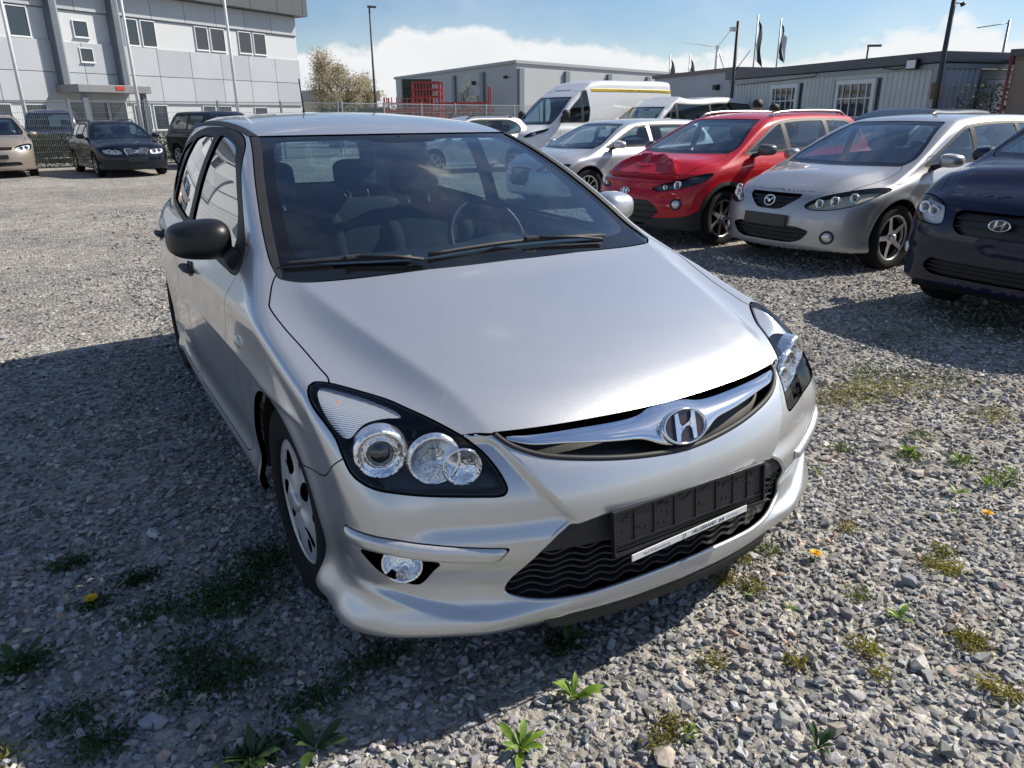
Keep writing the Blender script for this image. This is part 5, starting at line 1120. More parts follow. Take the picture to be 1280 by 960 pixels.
    for a, c in [(.12, win[0][0]-.12), (win[0][1]+.12, win[1][0]-.12), (win[1][1]+.12, LN-.18)]: corr(a, c, .15, 2.42, .0, cor)
    for a, c in win:
        lbox('wall_sheet', mat('flat grey green steel', (.55, .575, .55), .5, var=.1, scale=1.3), o, ((a+c)/2, .02, .55), (c-a+.24, .04, .8)); lbox('wall_sheet', MATS['flat grey green steel'], o, ((a+c)/2, .02, 2.37), (c-a+.24, .04, .12))
        window(o, a, c, .97, 2.30, -.04, mat('white painted window frame', (.70, .71, .70), .45, var=.06, scale=8), mat('cabin pane', (.05, .055, .06), .06, coat=.8, var=.4, scale=2.5), .11, (5, 3))
    lbox('rail', trim, o, (LN/2, -.02, 2.47), (LN, .08, .10))
    b = MB(); b.box((LN/2, 1.5, 2.65), (8.2, 3.3, .22), bev=.015); b.build('roof', mat('dark roof edge', (.10, .105, .115), .5, var=.12, scale=2), o)
    lbox('corner_post', trim, o, (LN-.06, .0, 1.25), (.2, .16, 2.5)); lbox('corner_post', trim, o, (.04, .0, 1.25), (.16, .12, 2.5))
    # end wall, on the yard side of the brown shed
    b = MB(); V = []; us = []; v = .12
    while v < 1.02:
        for k, dd in ((0, 0), (.45, 0), (.55, .03), (.95, .03)): us.append((v+k*.16, dd))
        v += .16
    us.append((1.12, 0))
    for a, dd in us: V += [(LN+dd, a, .15), (LN+dd, a, 2.42)]
    b.add(V, [(2*i, 2*i+2, 2*i+3, 2*i+1) for i in range(len(us)-1)]); b.build('wall_sheet', blue, o)
    d = lbox('door', blue, o, (LN+.02, 2.0, 1.15), (.07, 1.45, 2.1), bev=.01); lbox('door_frame', trim, d, (LN+.04, 2.0, 2.24), (.06, 1.6, .07)); lbox('door_frame', trim, d, (LN+.04, 1.22, 1.15), (.06, .06, 2.2)); lbox('door_handle', CM['black'], d, (LN+.08, 2.6, 1.1), (.04, .12, .03))
    lbox('rail', trim, o, (LN+.02, 1.5, 2.47), (.08, 2.95, .10))
    fl = lbox('floodlight', CM['black'], o, (LN-.62, -.22, 2.53), (.30, .10, .22), bev=.01); lbox('floodlight_glass', mat('floodlight glass', (.75, .78, .80), .15), fl, (LN-.62, -.275, 2.53), (.25, .012, .17))
    b = MB(); b.tube([(LN-.75, -.15, 2.5), (LN-1.2, -.10, 2.46), (LN-1.6, -.06, 2.50), (LN-1.9, -.06, 2.60)], .012, 5); b.build('cable', CM['black'], o)
    b = MB(); b.tube([(LN-3.9, -.1, 2.5), (LN-4.0, -.08, 2.44), (LN-5.5, -.06, 2.40), (LN-7.6, -.06, 2.36)], .010, 5); b.build('cable', CM['black'], o)
    rust = mat('rusty steel', (.20, .11, .06), .8, var=.4, scale=9, bumps=.4, bscale=40)
    b = MB(); b.tube([(LN+.05, -.1, 0), (LN+.05, -.1, 2.4)], .045, 8); b.build('rusty_downpipe', rust, o); lbox('junction_box', rust, o, (LN+.08, -.16, 1.95), (.16, .14, .34), bev=.02)
    p = thing('floodlight_mast', (15.50, 7.79, 0), 0, 'dark steel mast with small lamp at the corner of the corrugated cabin', 'mast'); dm = mat('dark mast steel', (.035, .037, .042), .5, var=.2, scale=8)
    b = MB(); b.tube([(0, 0, 0), (0, 0, 2.2), (.02, -.01, 4.6)], [.06, .055, .045], 10); b.build('mast', dm, p); b = MB(); b.tube([(0, 0, 3.64), (.16, -.10, 3.66)], .015, 6); b.tube([(.16, -.10, 3.66), (.19, -.12, 3.60)], .05, 8); b.build('lamp', dm, p)
    p = thing('camera_mast', (16.9, 15.0, 0), 0, 'dark mast with pale camera at the far end of the cabin', 'mast'); b = MB(); b.tube([(0, 0, 0), (0, 0, 4.1)], .05, 8); b.build('mast', dm, p); b = MB(); b.box((-.12, .05, 3.88), (.22, .12, .12), bev=.02); b.build('camera_box', mat('pale plastic', (.6, .6, .6), .4), p)
    b = MB(); b.tube([(0, 0, 2.7), (.25, -.35, 3.3)], .012, 5); b.build('stay', dm, p)
    p = thing('aerial_mast', (18.25, 8.0, 0), 0, 'thin grey aerial mast behind the cabin door end', 'mast'); b = MB(); b.tube([(0, 0, 0), (0, 0, 3.5)], .03, 7); b.build('mast', mat('galvanised steel', (.42, .44, .45), .45, .7, var=.1, scale=10), p); b = MB(); b.tube([(0, 0, 3.44), (-.4, .5, 3.36)], .012, 5); b.build('cross_arm', MATS['galvanised steel'], p)
    # brown shed at the right edge
    o = thing('brown_shed', (14.9, 6.02, 0), R(-64), 'brown boarded shed with a red corner pipe at the yard edge', 'shed'); br = mat('brown board', (.22, .17, .13), .7, var=.15, scale=2)
    lbox('wall', br, o, (1.6, 1.5, 1.25), (3.2, 3.0, 2.5)); lbox('roof', mat('shed roof', (.10, .09, .09), .7), o, (1.6, 1.5, 2.56), (3.4, 3.2, .12)); b = MB(); b.tube([(-.06, -.08, 0), (-.06, -.08, 2.5)], .03, 8); b.build('corner_pipe', mat('red pipe', (.20, .05, .04), .5), o)
    for k in range(9): lbox('board', br, o, (.18+.36*k, -.015, 1.22), (.345, .03, 2.4), bev=.006)
buildings()
def fence_run(p, q, h, n, label, posth=None, group='steel mesh fence runs round the yard'):
    p, q = Vector((*p, 0)), Vector((*q, 0)); L = (q-p).length; ang = math.atan2(q.y-p.y, q.x-p.x); st = mat('fence steel', (.30, .33, .35), .45, .6, var=.1, scale=6)
    o = thing('mesh_fence', tuple(p), ang, label, 'fence', None); w = L/n
    for i in range(n+1):
        b = MB(); b.box((i*w, 0, (h+.06)/2), (.06, .06, h+.06), bev=.008); b.build('post', st, o)
    me = None
    for i in range(n):
        if me is None:
            b = MB(); k = int(w/.055)
            for j in range(k): b.box((.05+j*(w-.1)/(k-1), 0, h/2+.03), (.007, .007, h-.06))
            for z in np.arange(.1, h+.01, .2):
                b.box((w/2, .009, z), (w-.05, .008, .008)); b.box((w/2, -.009, z), (w-.05, .008, .008))
            b.box((w/2, 0, h), (w-.05, .03, .03)); me = b.mesh('mesh_panel'); me.materials.append(st)
        c = link('mesh_panel', me, None, o); c.location = (i*w, 0, 0); c['kind'] = 'stuff'
    return o
def leafmat(name, col, var=.5, rough=.55):
    m, nt, b = ntree(name); N = nt.nodes.new; L = nt.links.new; setp(b, col=col, rough=rough)
    tc = N('ShaderNodeTexCoord'); n = N('ShaderNodeTexNoise'); n.inputs['Scale'].default_value = 2.2; n.inputs['Detail'].default_value = 6; L(tc.outputs['Object'], n.inputs['Vector'])
    mr = N('ShaderNodeMapRange'); mr.inputs[1].default_value = .3; mr.inputs[2].default_value = .7; mr.inputs[3].default_value = 1-var; mr.inputs[4].default_value = 1+var; L(n.outputs['Fac'], mr.inputs[0])
    vm = N('ShaderNodeVectorMath'); vm.operation = 'SCALE'; vm.inputs[0].default_value = col; L(mr.outputs[0], vm.inputs['Scale']); L(vm.outputs[0], b.inputs['Base Color'])
    tr = N('ShaderNodeBsdfTranslucent'); L(vm.outputs[0], tr.inputs[0]); mx = N('ShaderNodeMixShader'); mx.inputs[0].default_value = .3; out = nt.nodes['Material Output']; L(b.outputs[0], mx.inputs[1]); L(tr.outputs[0], mx.inputs[2]); L(mx.outputs[0], out.inputs[0]); return m
def leaf_cloud(P, size, rg, ratio=.55):
    """one small bent leaf (2 triangles) at every point"""
    n = len(P); d = rg.normal(size=(n, 3)); d /= np.linalg.norm(d, axis=1, keepdims=True); e = rg.normal(size=(n, 3)); e -= (e*d).sum(1)[:, None]*d; e /= np.linalg.norm(e, axis=1, keepdims=True)
    s = size*rg.uniform(.6, 1.3, (n, 1)); V = np.stack([P-d*s*.5, P+e*s*ratio*.5, P+d*s*.5, P-e*s*ratio*.5], 1).reshape(-1, 3); T = np.arange(4*n).reshape(-1, 4); return V, T
def tree(name, label, loc, h, cr, bark, leaf, nl, lsize, seed, levels=4, trunk=.12, spread=.55, cat='tree', group=None, zcrown=.55):
    rg = np.random.default_rng(seed); o = thing(name, loc, 0, label, cat, group); b = MB(); tips = []
    def grow(p, d, L, r, lv):
        n = 4; pts = [Vector(p)]; dd = Vector(d)
        for i in range(n):
            dd = (dd+Vector(rg.normal(size=3))*.14+Vector((0, 0, .04))).normalized(); pts.append(pts[-1]+dd*L/n)
        b.tube(pts, [r*(1-.45*i/n) for i in range(n+1)], 6 if lv > 1 else 4, caps=False)
        if lv <= 2: tips.extend([pts[2], pts[3], pts[4]])
        if lv == 0: return
        k = 3 if lv > 1 else 4
        for j in range(k+(lv == levels)*2):
            a = rg.uniform(0, 2*math.pi); t = rg.uniform(.35, 1.); s = pts[min(n, 1+int(t*n))]; ax = dd.orthogonal().normalized(); ax.rotate(Matrix.Rotation(a, 3, dd)); nd = (dd*(1-spread)+ax*spread*rg.uniform(.7, 1.3)).normalized()
            grow(s, nd, L*rg.uniform(.55, .75), r*.55, lv-1)
    grow((0, 0, 0), (0, 0, 1), h*.42, trunk, levels); b.build('trunk', bark, o)
    tp = np.array([tuple(t) for t in tips])
    if nl:
        tz = tp[:, 2].max(); P = tp[rg.integers(0, len(tp), nl)]+rg.normal(size=(nl, 3))*cr*.085
        V, T = leaf_cloud(P, lsize, rg); link('crown', npmesh('crown', V, T, smooth=False), leaf, o)
    return o
def vegetation_far():
    bark = mat('bark', (.09, .07, .055), .9, var=.3, scale=12, bumps=.5, bscale=30)
    tree('blossom_tree', 'white blossoming tree standing beyond the office corner', (17.6, 54.8, 0), 6.0, 2.6, bark, leafmat('cream blossom', (.46, .41, .29), .25), 17000, .12, 3, trunk=.16, spread=.42)
    tree('small_tree', 'small fresh green shrub tree right of the blossom tree', (20.0, 53.6, 0), 4.4, 1.8, bark, leafmat('yellow green leaf', (.26, .30, .06), .35), 4200, .10, 5, 3, .10, .6)
    tree('bare_tree', 'thin bare tree between the lamp post and the warehouse', (24.0, 52.0, 0), 4.6, 1.8, bark, leafmat('sparse bud', (.35, .33, .20), .3), 700, .08, 7, 3, .07, .5)
    tree('bare_tree', 'bare round-crowned tree rising behind the cabin roof', (47.5, 32.8, 0), 5.9, 2.0, bark, None, 0, .1, 9, 4, .10, .6)
    tree('bare_tree', 'budding tree against the warehouse end wall', (26.8, 53.0, 0), 4.9, 1.8, bark, MATS['sparse bud'], 1500, .09, 13, 3, .08, .5)
    # hedge behind the fence
    hm = leafmat('hedge leaf', (.085, .11, .035), .5); rg = np.random.default_rng(4)
    for (x0, y0, x1, y1, h, label) in ((-3.2, 27.2, 1.3, 27.6, 1.05, 'clipped hedge behind the mesh fence next to the beige car'), (1.6, 27.6, 6.4, 28.2, 1.0, 'clipped hedge behind the mesh fence by the black off-roader')):
        n = 9000; L = math.hypot(x1-x0, y1-y0); o = thing('hedge', (x0, y0, 0), math.atan2(y1-y0, x1-x0), label, 'hedge'); P = np.stack([rg.uniform(0, L, n), rg.normal(0, .22, n), h*rg.uniform(0, 1, n)**.7+rg.normal(0, .04, n)], 1)
        V, T = leaf_cloud(P, .075, rg); link('foliage', npmesh('foliage', V, T, smooth=False), hm, o)
        b = MB()
        for k in range(int(L/.4)): b.tube([(k*.4+.2, 0, 0), (k*.4+.2+rg.normal()*.1, rg.normal()*.1, h*.8)], [.02, .008], 5)
        b.build('stem', bark, o)
    # low green strip and far hedge line towards the middle
    o = thing('hedge', (13.5, 46.2, 0), R(-8), 'dark hedge and netting line in front of the blossom tree', 'hedge'); n = 9000; P = np.stack([rg.uniform(0, 12, n), rg.normal(0, .35, n), 2.2*rg.uniform(0, 1, n)], 1); V, T = leaf_cloud(P, .16, rg); link('foliage', npmesh('foliage', V, T, smooth=False), leafmat('dark hedge leaf', (.035, .05, .03), .4), o)
    # ivy-like shrub by the brown shed
    o = thing('shrub', (16.6, 7.0, 0), 0, 'leafy shrub between the cabin end and the brown shed', 'shrub'); n = 2500; P = np.stack([rg.normal(0, .4, n), rg.normal(0, .5, n), 2.1*rg.uniform(0, 1, n)], 1); V, T = leaf_cloud(P, .07, rg); link('foliage', npmesh('foliage', V, T, smooth=False), leafmat('shrub leaf', (.16, .17, .07), .4), o); b = MB()
    for k in range(7): b.tube([(rg.normal()*.2, rg.normal()*.2, 0), (rg.normal()*.4, rg.normal()*.4, 2.0)], [.02, .008], 5)
    b.build('stem', bark, o)
    fence_run((-7.5, 26.0), (9.0, 28.4), 2.05, 7, 'tall grey wire mesh fence in front of the office, behind the dark estate car')
    fence_run((9.2, 28.5), (22.0, 33.5), 2.05, 6, 'tall grey wire mesh fence in front of the red racks')
def masts():
    wp = mat('white flagpole paint', (.75, .76, .77), .35, var=.05, scale=5); g = 'white flagpoles in front of the office'
    for x, y, lb in ((-1.77, 33.9, 'white flagpole behind the beige car'), (2.28, 33.7, 'white flagpole behind the blue-black estate car'), (6.1, 33.1, 'white flagpole nearest the office end wall')):
        o = thing('flagpole', (x, y, 0), 0, lb, 'flagpole', g); b = MB(); b.tube([(0, 0, 0), (0, 0, 9.5)], [.075, .045], 10); b.build('pole', wp, o); b = MB(); b.lathe([(.14, 0), (.14, .03), (.08, .05)], Matrix(), 14); b.build('base_plate', MATS['fence steel'], o)
    dm = MATS['dark mast steel']
    o = thing('street_lamp', (15.06, 39.82, 0), 0, 'tall dark street lamp between the office and the warehouse', 'street lamp'); b = MB(); b.tube([(0, 0, 0), (0, 0, 1.2), (0, 0, 7.1)], [.09, .08, .045], 10); b.build('pole', dm, o); b = MB(); b.box((.12, -.05, 7.16), (.46, .22, .10), bev=.03); b.build('lamp_head', dm, o)
    o = thing('street_lamp', (43.8, 29.35, 0), 0, 'small street lamp showing above the cabin roof', 'street lamp'); b = MB(); b.tube([(0, 0, 0), (0, 0, 5.5)], [.09, .05], 8); b.build('pole', dm, o); b = MB(); b.box((.3, -.2, 5.55), (.8, .25, .12), rz=-.6); b.build('lamp_head', dm, o)
    # flags
    def flag(x, y, zt, cols, lb, drop=1.7):
        o = thing('flagpole', (x, y, 0), 0, lb, 'flagpole', None); b = MB(); b.tube([(0, 0, 0), (0, 0, zt)], [.05, .03], 8); b.build('pole', MATS['galvanised steel'], o); n = len(cols)
        for i, c in enumerate(cols):
            bb = MB(); bb.grid(lambda u, v, i=i: Vector((.04+(i+u)/n*.42+.05*math.sin(v*7+i), -.15*math.sin((i+u)*2.2+v*3)*.6, zt-.25-v*drop-((i+u)/n)*.55)), 6, 14); f = bb.build('flag_cloth', mat('flag '+lb[:10]+str(i), c, .8), o)
    flag(28.45, 24.65, 5.95, [(.02, .02, .025), (.03, .03, .035)], 'flagpole with limp black flag behind the cabin', 1.5)
    flag(29.14, 23.86, 5.75, [(.02, .16, .09), (.05, .20, .13), (.6, .6, .58)], 'flagpole with green and white flag behind the cabin', 1.3)
    for k, (x, y) in enumerate(((29.0, 31.1), (29.9, 30.5))):
        flag(x, y, 4.7+.0*k, [(.015, .016, .02), (.02, .02, .025)], ('flagpole with dark flag above the warehouse roof, nearer the van', 'flagpole with dark flag above the warehouse roof, nearer the cabin')[k], 1.0)
    # wind turbine
    o = thing('wind_turbine', (640, 627, 0), R(0), 'distant white wind turbine on the horizon', 'wind turbine'); wt = mat('turbine white', (.72, .74, .76), .5); b = MB(); b.tube([(0, 0, 0), (0, 0, 71)], [2.6, 1.5], 12); b.build('tower', wt, o); b = MB(); b.box((-1.5, -1.5, 72), (4, 6, 3.2), rz=R(-45), bev=.6); b.build('nacelle', wt, o)
    d1 = Vector((math.cos(R(-45)), math.sin(R(-45)), 0))
    for a in (52, 172, 292):
        t = d1*math.cos(R(a))+Vector((0, 0, 1))*math.sin(R(a)); c = Vector((-3.4, -3.4, 72)); b = MB(); b.tube([c, c+t*10, c+t*36], [.8, 1.5, .3], 8, flat=.35); b.build('blade', wt, o)
    # red steel racks and green crates behind the fence
    redm = mat('red rack steel', (.40, .05, .045), .5, var=.15, scale=4); grn = mat('dark green crate', (.02, .05, .03), .6, var=.2, scale=4); rg = random.Random(6)
    for k, (x, y, w, hh, lb) in enumerate(((15.6, 36.4, 2.4, 2.5, 'red steel rack behind the fence, beside the grey stack'), (18.3, 35.1, 2.6, 2.3, 'red steel rack behind the fence with tall corner posts'), (17.1, 37.2, 1.5, 3.3, 'tall stack of red rack frames by the hall gate'))):
        o = thing('steel_rack', (x, y, 0), R(-35), lb, 'rack', 'red steel racks behind the fence')
        for sx in (-1, 1):
            for sy in (-1, 1):
                b = MB(); b.box((sx*w/2, sy*.5, (hh+.7*(k == 1))/2), (.08, .08, hh+.7*(k == 1))); b.build('post', redm, o)
        for z in np.arange(.4, hh+.05, .36):
            for sy in (-1, 1): lbox('beam', redm, o, (0, sy*.5, z), (w, .05, .09))
        for j in range(9): lbox('slat', redm, o, (-w/2+w*(j+.5)/9, -.53, hh*.55), (.05, .03, hh*.9))
    for k, (x, y, z, lb) in enumerate(((14.2, 37.8, 0, 'dark green crate stack behind the fence'), (16.9, 38.2, 0, 'dark green crates beside the tall red frames'))):
        o = thing('crate_stack', (x, y, 0), R(-20), lb, 'crates')
        for j in range(4 if k == 0 else 7):
            b = MB(); b.box((0, 0, .25+j*.5), (1.6, 1.1, .46), bev=.02); b.build('crate', grn, o)
    for k in range(3):
        o = thing('pallet_stack', (13.0+2.3*k, 39.0-.2*k, 0), R(-12), ('grey pallet stack next to the street lamp', 'grey pallet stack between the lamp and the crates', 'grey pallet stack behind the red racks')[k], 'pallets')
        for j in range(11): 
            b = MB(); b.box((0, 0, .07+j*.17), (2.0, 1.2, .11), bev=.01); b.build('pallet', mat('weathered pallet wood', (.16, .15, .13), .8, var=.2, scale=6), o)
    # low grey hall far behind the lamp
    o = thing('storage_hall', (13.2, 56.5, 0), R(-14), 'low pale storage hall behind the dark hedge', 'building'); lbox('wall', mat('pale hall wall', (.46, .46, .42), .7, var=.05, scale=1), o, (4, 3, 1.4), (8, 6, 2.8)); lbox('roof', mat('blue grey roof', (.30, .33, .39), .5), o, (4, 3, 3.1), (8.4, 6.4, .7))
vegetation_far(); masts()
# ------------------------------------------------------------------ ground: dusty sheet, loose gravel, weeds
def ground_mat():
    m, nt, b = ntree('gravel yard'); N = nt.nodes.new; L = nt.links.new; setp(b, rough=.92, spec=.25)
    tc = N('ShaderNodeTexCoord')
    def noise_(sc, det=5, rough=.6):
        n = N('ShaderNodeTexNoise'); n.inputs['Scale'].default_value = sc; n.inputs['Detail'].default_value = det; n.inputs['Roughness'].default_value = rough; L(tc.outputs['Object'], n.inputs['Vector']); return n
    big = noise_(.35, 4); mid = noise_(3.5, 6); fine = noise_(46, 4)
    v = N('ShaderNodeTexVoronoi'); v.inputs['Scale'].default_value = 34; v.inputs['Randomness'].default_value = 1; L(tc.outputs['Object'], v.inputs['Vector'])
    v2 = N('ShaderNodeTexVoronoi'); v2.inputs['Scale'].default_value = 13; L(tc.outputs['Object'], v2.inputs['Vector'])
    ramp = N('ShaderNodeValToRGB'); e = ramp.color_ramp.elements; e[0].position = .38; e[0].color = (.27, .26, .24, 1); e[1].position = .66; e[1].color = (.40, .376, .335, 1); L(big.outputs['Fac'], ramp.inputs[0])
    sep = N('ShaderNodeSeparateColor'); L(v.outputs['Color'], sep.inputs[0])
    mr = N('ShaderNodeMapRange'); mr.inputs[3].default_value = .55; mr.inputs[4].default_value = 1.35; L(sep.outputs[0], mr.inputs[0])
    mr2 = N('ShaderNodeMapRange'); mr2.inputs[1].default_value = .3; mr2.inputs[2].default_value = .7; mr2.inputs[3].default_value = .75; mr2.inputs[4].default_value = 1.22; L(mid.outputs['Fac'], mr2.inputs[0])
    mu = N('ShaderNodeMath'); mu.operation = 'MULTIPLY'; L(mr.outputs[0], mu.inputs[0]); L(mr2.outputs[0], mu.inputs[1])
    sc = N('ShaderNodeVectorMath'); sc.operation = 'SCALE'; L(ramp.outputs[0], sc.inputs[0]); L(mu.outputs[0], sc.inputs['Scale']); L(sc.outputs[0], b.inputs['Base Color'])
    hs = N('ShaderNodeMath'); hs.operation = 'MULTIPLY_ADD'; hs.inputs[1].default_value = -.9; L(v.outputs['Distance'], hs.inputs[0]); L(fine.outputs['Fac'], hs.inputs[2])
    h2 = N('ShaderNodeMath'); h2.operation = 'MULTIPLY_ADD'; h2.inputs[1].default_value = -.5; L(v2.outputs['Distance'], h2.inputs[0]); L(hs.outputs[0], h2.inputs[2])
    bp = N('ShaderNodeBump'); bp.inputs['Strength'].default_value = 1.; bp.inputs['Distance'].default_value = .022; L(h2.outputs[0], bp.inputs['Height']); L(bp.outputs[0], b.inputs['Normal']); return m
def stone_mat():
    m, nt, b = ntree('crushed stone'); N = nt.nodes.new; L = nt.links.new; setp(b, rough=.8, spec=.35)
    a = N('ShaderNodeAttribute'); a.attribute_name = 'tint'; tc = N('ShaderNodeTexCoord'); n = N('ShaderNodeTexNoise'); n.inputs['Scale'].default_value = 90; n.inputs['Detail'].default_value = 5; L(tc.outputs['Object'], n.inputs['Vector'])
    mr = N('ShaderNodeMapRange'); mr.inputs[1].default_value = .3; mr.inputs[2].default_value = .7; mr.inputs[3].default_value = .78; mr.inputs[4].default_value = 1.2; L(n.outputs['Fac'], mr.inputs[0])
    sc = N('ShaderNodeVectorMath'); sc.operation = 'SCALE'; L(a.outputs['Color'], sc.inputs[0]); L(mr.outputs[0], sc.inputs['Scale']); L(sc.outputs[0], b.inputs['Base Color'])
    bp = N('ShaderNodeBump'); bp.inputs['Strength'].default_value = .35; bp.inputs['Distance'].default_value = .004; L(n.outputs['Fac'], bp.inputs['Height']); L(bp.outputs[0], b.inputs['Normal']); return m
def hull(n, rg, sq=(1, .78, .55)):
    p = rg.normal(size=(n, 3)); p /= np.linalg.norm(p, axis=1, keepdims=True); p *= rg.uniform(.72, 1.05, (n, 1)); p *= sq
    bm = bmesh.new(); [bm.verts.new(q) for q in p]; r = bmesh.ops.convex_hull(bm, input=bm.verts[:]); bmesh.ops.delete(bm, geom=[v for v in bm.verts if not v.link_faces], context='VERTS'); bmesh.ops.triangulate(bm, faces=bm.faces[:]); bm.normal_update()
    bm.verts.index_update(); V = np.array([v.co for v in bm.verts]); T = np.array([[v.index for v in f.verts] for f in bm.faces]); bm.free(); return V, T
CAMP = np.array([-1.29667, -2.09799, 1.44425]); AX = [np.array(tuple(a)) for a in (_r, _u, _f)]
def in_view(P, mx=.12, my=.14):
    d = P-CAMP; z = d@AX[2]; x = (d@AX[0])/z*916.11/640; y = (d@AX[1])/z*916.11/480
    return (z > .3) & (np.abs(x) < 1+mx) & (np.abs(y) < 1+my)
def tint(n, rg):
    g = np.clip(rg.normal(.285, .075, n), .10, .55); c = np.stack([g*rg.normal(1.0, .03, n), g*rg.normal(1.0, .02, n), g*rg.normal(1.0, .05, n)], 1)
    w = rg.random(n) < .10; c[w] *= np.array([1.45, 1.35, 1.2]); k = rg.random(n) < .05; c[k] *= np.array([1.2, .92, .74]); return np.clip(c, .03, .62)
def gravel():
    gm = ground_mat(); b = MB(); n = 60
    b.quad((-260, -160, 0), (900, -160, 0), (900, 900, 0), (-260, 900, 0)); g = b.build('ground', gm); tag(g, kind='structure')
    rg = np.random.default_rng(11); vs = [hull(11, rg, (1, rg.uniform(.6, .95), rg.uniform(.42, .75))) for _ in range(26)]; lo = [hull(8, rg, (1, rg.uniform(.6, .95), rg.uniform(.42, .7))) for _ in range(16)]
    # candidate points by distance ring
    pts = []
    for (r0, r1, dens, s0, s1, var) in ((.9, 3.2, 3200, .0085, .022, 0), (3.2, 5.4, 1750, .0115, .025, 1), (5.4, 8.5, 800, .015, .026, 1), (8.5, 14.5, 110, .017, .032, 1)):
        a0, a1 = R(-32), R(96); area = .5*(r1*r1-r0*r0)*(a1-a0); n = int(area*dens); rr = np.sqrt(rg.uniform(r0*r0, r1*r1, n)); th = rg.uniform(a0, a1, n)
        P = np.stack([CAMP[0]+rr*np.sin(th), CAMP[1]+rr*np.cos(th), np.zeros(n)], 1); P = P[in_view(P, .75 if r1 < 6 else .25, .35)]; iv = in_view(P); P = P[iv | (rg.random(len(P)) < .5)]
        # thinner where wheels and feet have packed the yard
        den = np.array([noise.noise(Vector((p[0]*.55, p[1]*.55, 3.1))) for p in P[:, :2]]) if False else np.sin(P[:, 0]*1.3+1.1*np.sin(P[:, 1]*.9))*np.sin(P[:, 1]*1.1+.7*np.sin(P[:, 0]*1.7))
        far = np.hypot(P[:, 0]-CAMP[0], P[:, 1]-CAMP[1]); dust = (P[:, 0] < -.9) & (P[:, 1] > 3.4)
        P = P[rg.random(len(P)) < np.where(dust, .16, 1.)*np.clip(1.0+.25*den, .5, 1)]
        under = (np.abs(P[:, 0]) < .62) & (P[:, 1] > -.35) & (P[:, 1] < 3.2); P = P[~under]
        s = s0+(s1-s0)*rg.random(len(P))**2.2*1.0; big = rg.random(len(P)) < .03; s[big] *= 1.55
        pts.append((P, s, var))
    AV, AT, AC, off = [], [], [], 0
    for P, s, var in pts:
        lib = vs if var == 0 else lo; idx = rg.integers(0, len(lib), len(P)); col = tint(len(P), rg)
        for k, (V, T) in enumerate(lib):
            I = np.where(idx == k)[0]; m = len(I)
            if not m: continue
            a = rg.uniform(0, 2*np.pi, m); ca, sa = np.cos(a), np.sin(a); tx = rg.normal(0, .35, m); ct, st = np.cos(tx), np.sin(tx); W = V[None]*s[I][:, None, None]*rg.uniform(.8, 1.25, (m, 1, 3))
            y = W[..., 1]*ct[:, None]-W[..., 2]*st[:, None]; z = W[..., 1]*st[:, None]+W[..., 2]*ct[:, None]; x = W[..., 0]
            X = x*ca[:, None]-y*sa[:, None]; Y = x*sa[:, None]+y*ca[:, None]
            Q = np.stack([X+P[I][:, 0, None], Y+P[I][:, 1, None], z+(s[I]*rg.uniform(-.1, .5, m))[:, None]], -1)
            AV.append(Q.reshape(-1, 3)); AT.append((T[None]+(np.arange(m)*len(V))[:, None, None]+off).reshape(-1, 3)); AC.append(np.repeat(col[I], len(V), 0)); off += m*len(V)
    V, T, C = np.vstack(AV), np.vstack(AT), np.vstack(AC)
    me = npmesh('gravel', V, T, smooth=False); at = me.attributes.new('tint', 'FLOAT_COLOR', 'POINT'); at.data.foreach_set('color', np.hstack([C, np.ones((len(C), 1))]).astype(np.float32).ravel())
    sm = stone_mat(); o = link('gravel', me, sm); tag(o, 'loose grey crushed gravel covering the yard', 'gravel', kind='stuff')
    # single larger stones
    for i, (x, y, s, sq, c) in enumerate(BIG):
        Vh, Th = hull(16, np.random.default_rng(50+i), sq); a = i*1.7; Vh = Vh*s; Vr = Vh.copy(); Vr[:, 0] = Vh[:, 0]*math.cos(a)-Vh[:, 1]*math.sin(a); Vr[:, 1] = Vh[:, 0]*math.sin(a)+Vh[:, 1]*math.cos(a)
        me = npmesh('stone', Vr, Th, smooth=False); at = me.attributes.new('tint', 'FLOAT_COLOR', 'POINT'); at.data.foreach_set('color', np.tile(np.array([*c, 1], np.float32), len(Vr)))
        so_ = link('stone', me, sm); so_.location = (x, y, s*sq[2]*.45+.004); tag(so_, 'large pale stone lying loose in the gravel', 'stone', 'larger stones in the gravel')
    return len(T)
BIG = [(-1.47, -.60, .050, (1, .55, .35), (.42, .44, .45)), (-1.22, .62, .055, (1, .5, .3), (.50, .50, .49)), (-.305, -1.14, .045, (1, .8, .5), (.42, .36, .30)), (1.62, -.58, .055, (1, .7, .35), (.46, .41, .35)), (.52, -1.27, .05, (1, .6, .4), (.44, .42, .39)), (-.42, -1.17, .06, (1, .8, .22), (.40, .37, .32)), (.86, -1.02, .045, (1, .7, .5), (.25, .26, .28)), (-1.33, -.38, .045, (1, .7, .45), (.30, .32, .34)), (-.08, -.98, .035, (1, .8, .5), (.40, .36, .31)), (.95, -.65, .04, (1, .7, .5), (.34, .33, .31))]
NTRI = gravel()
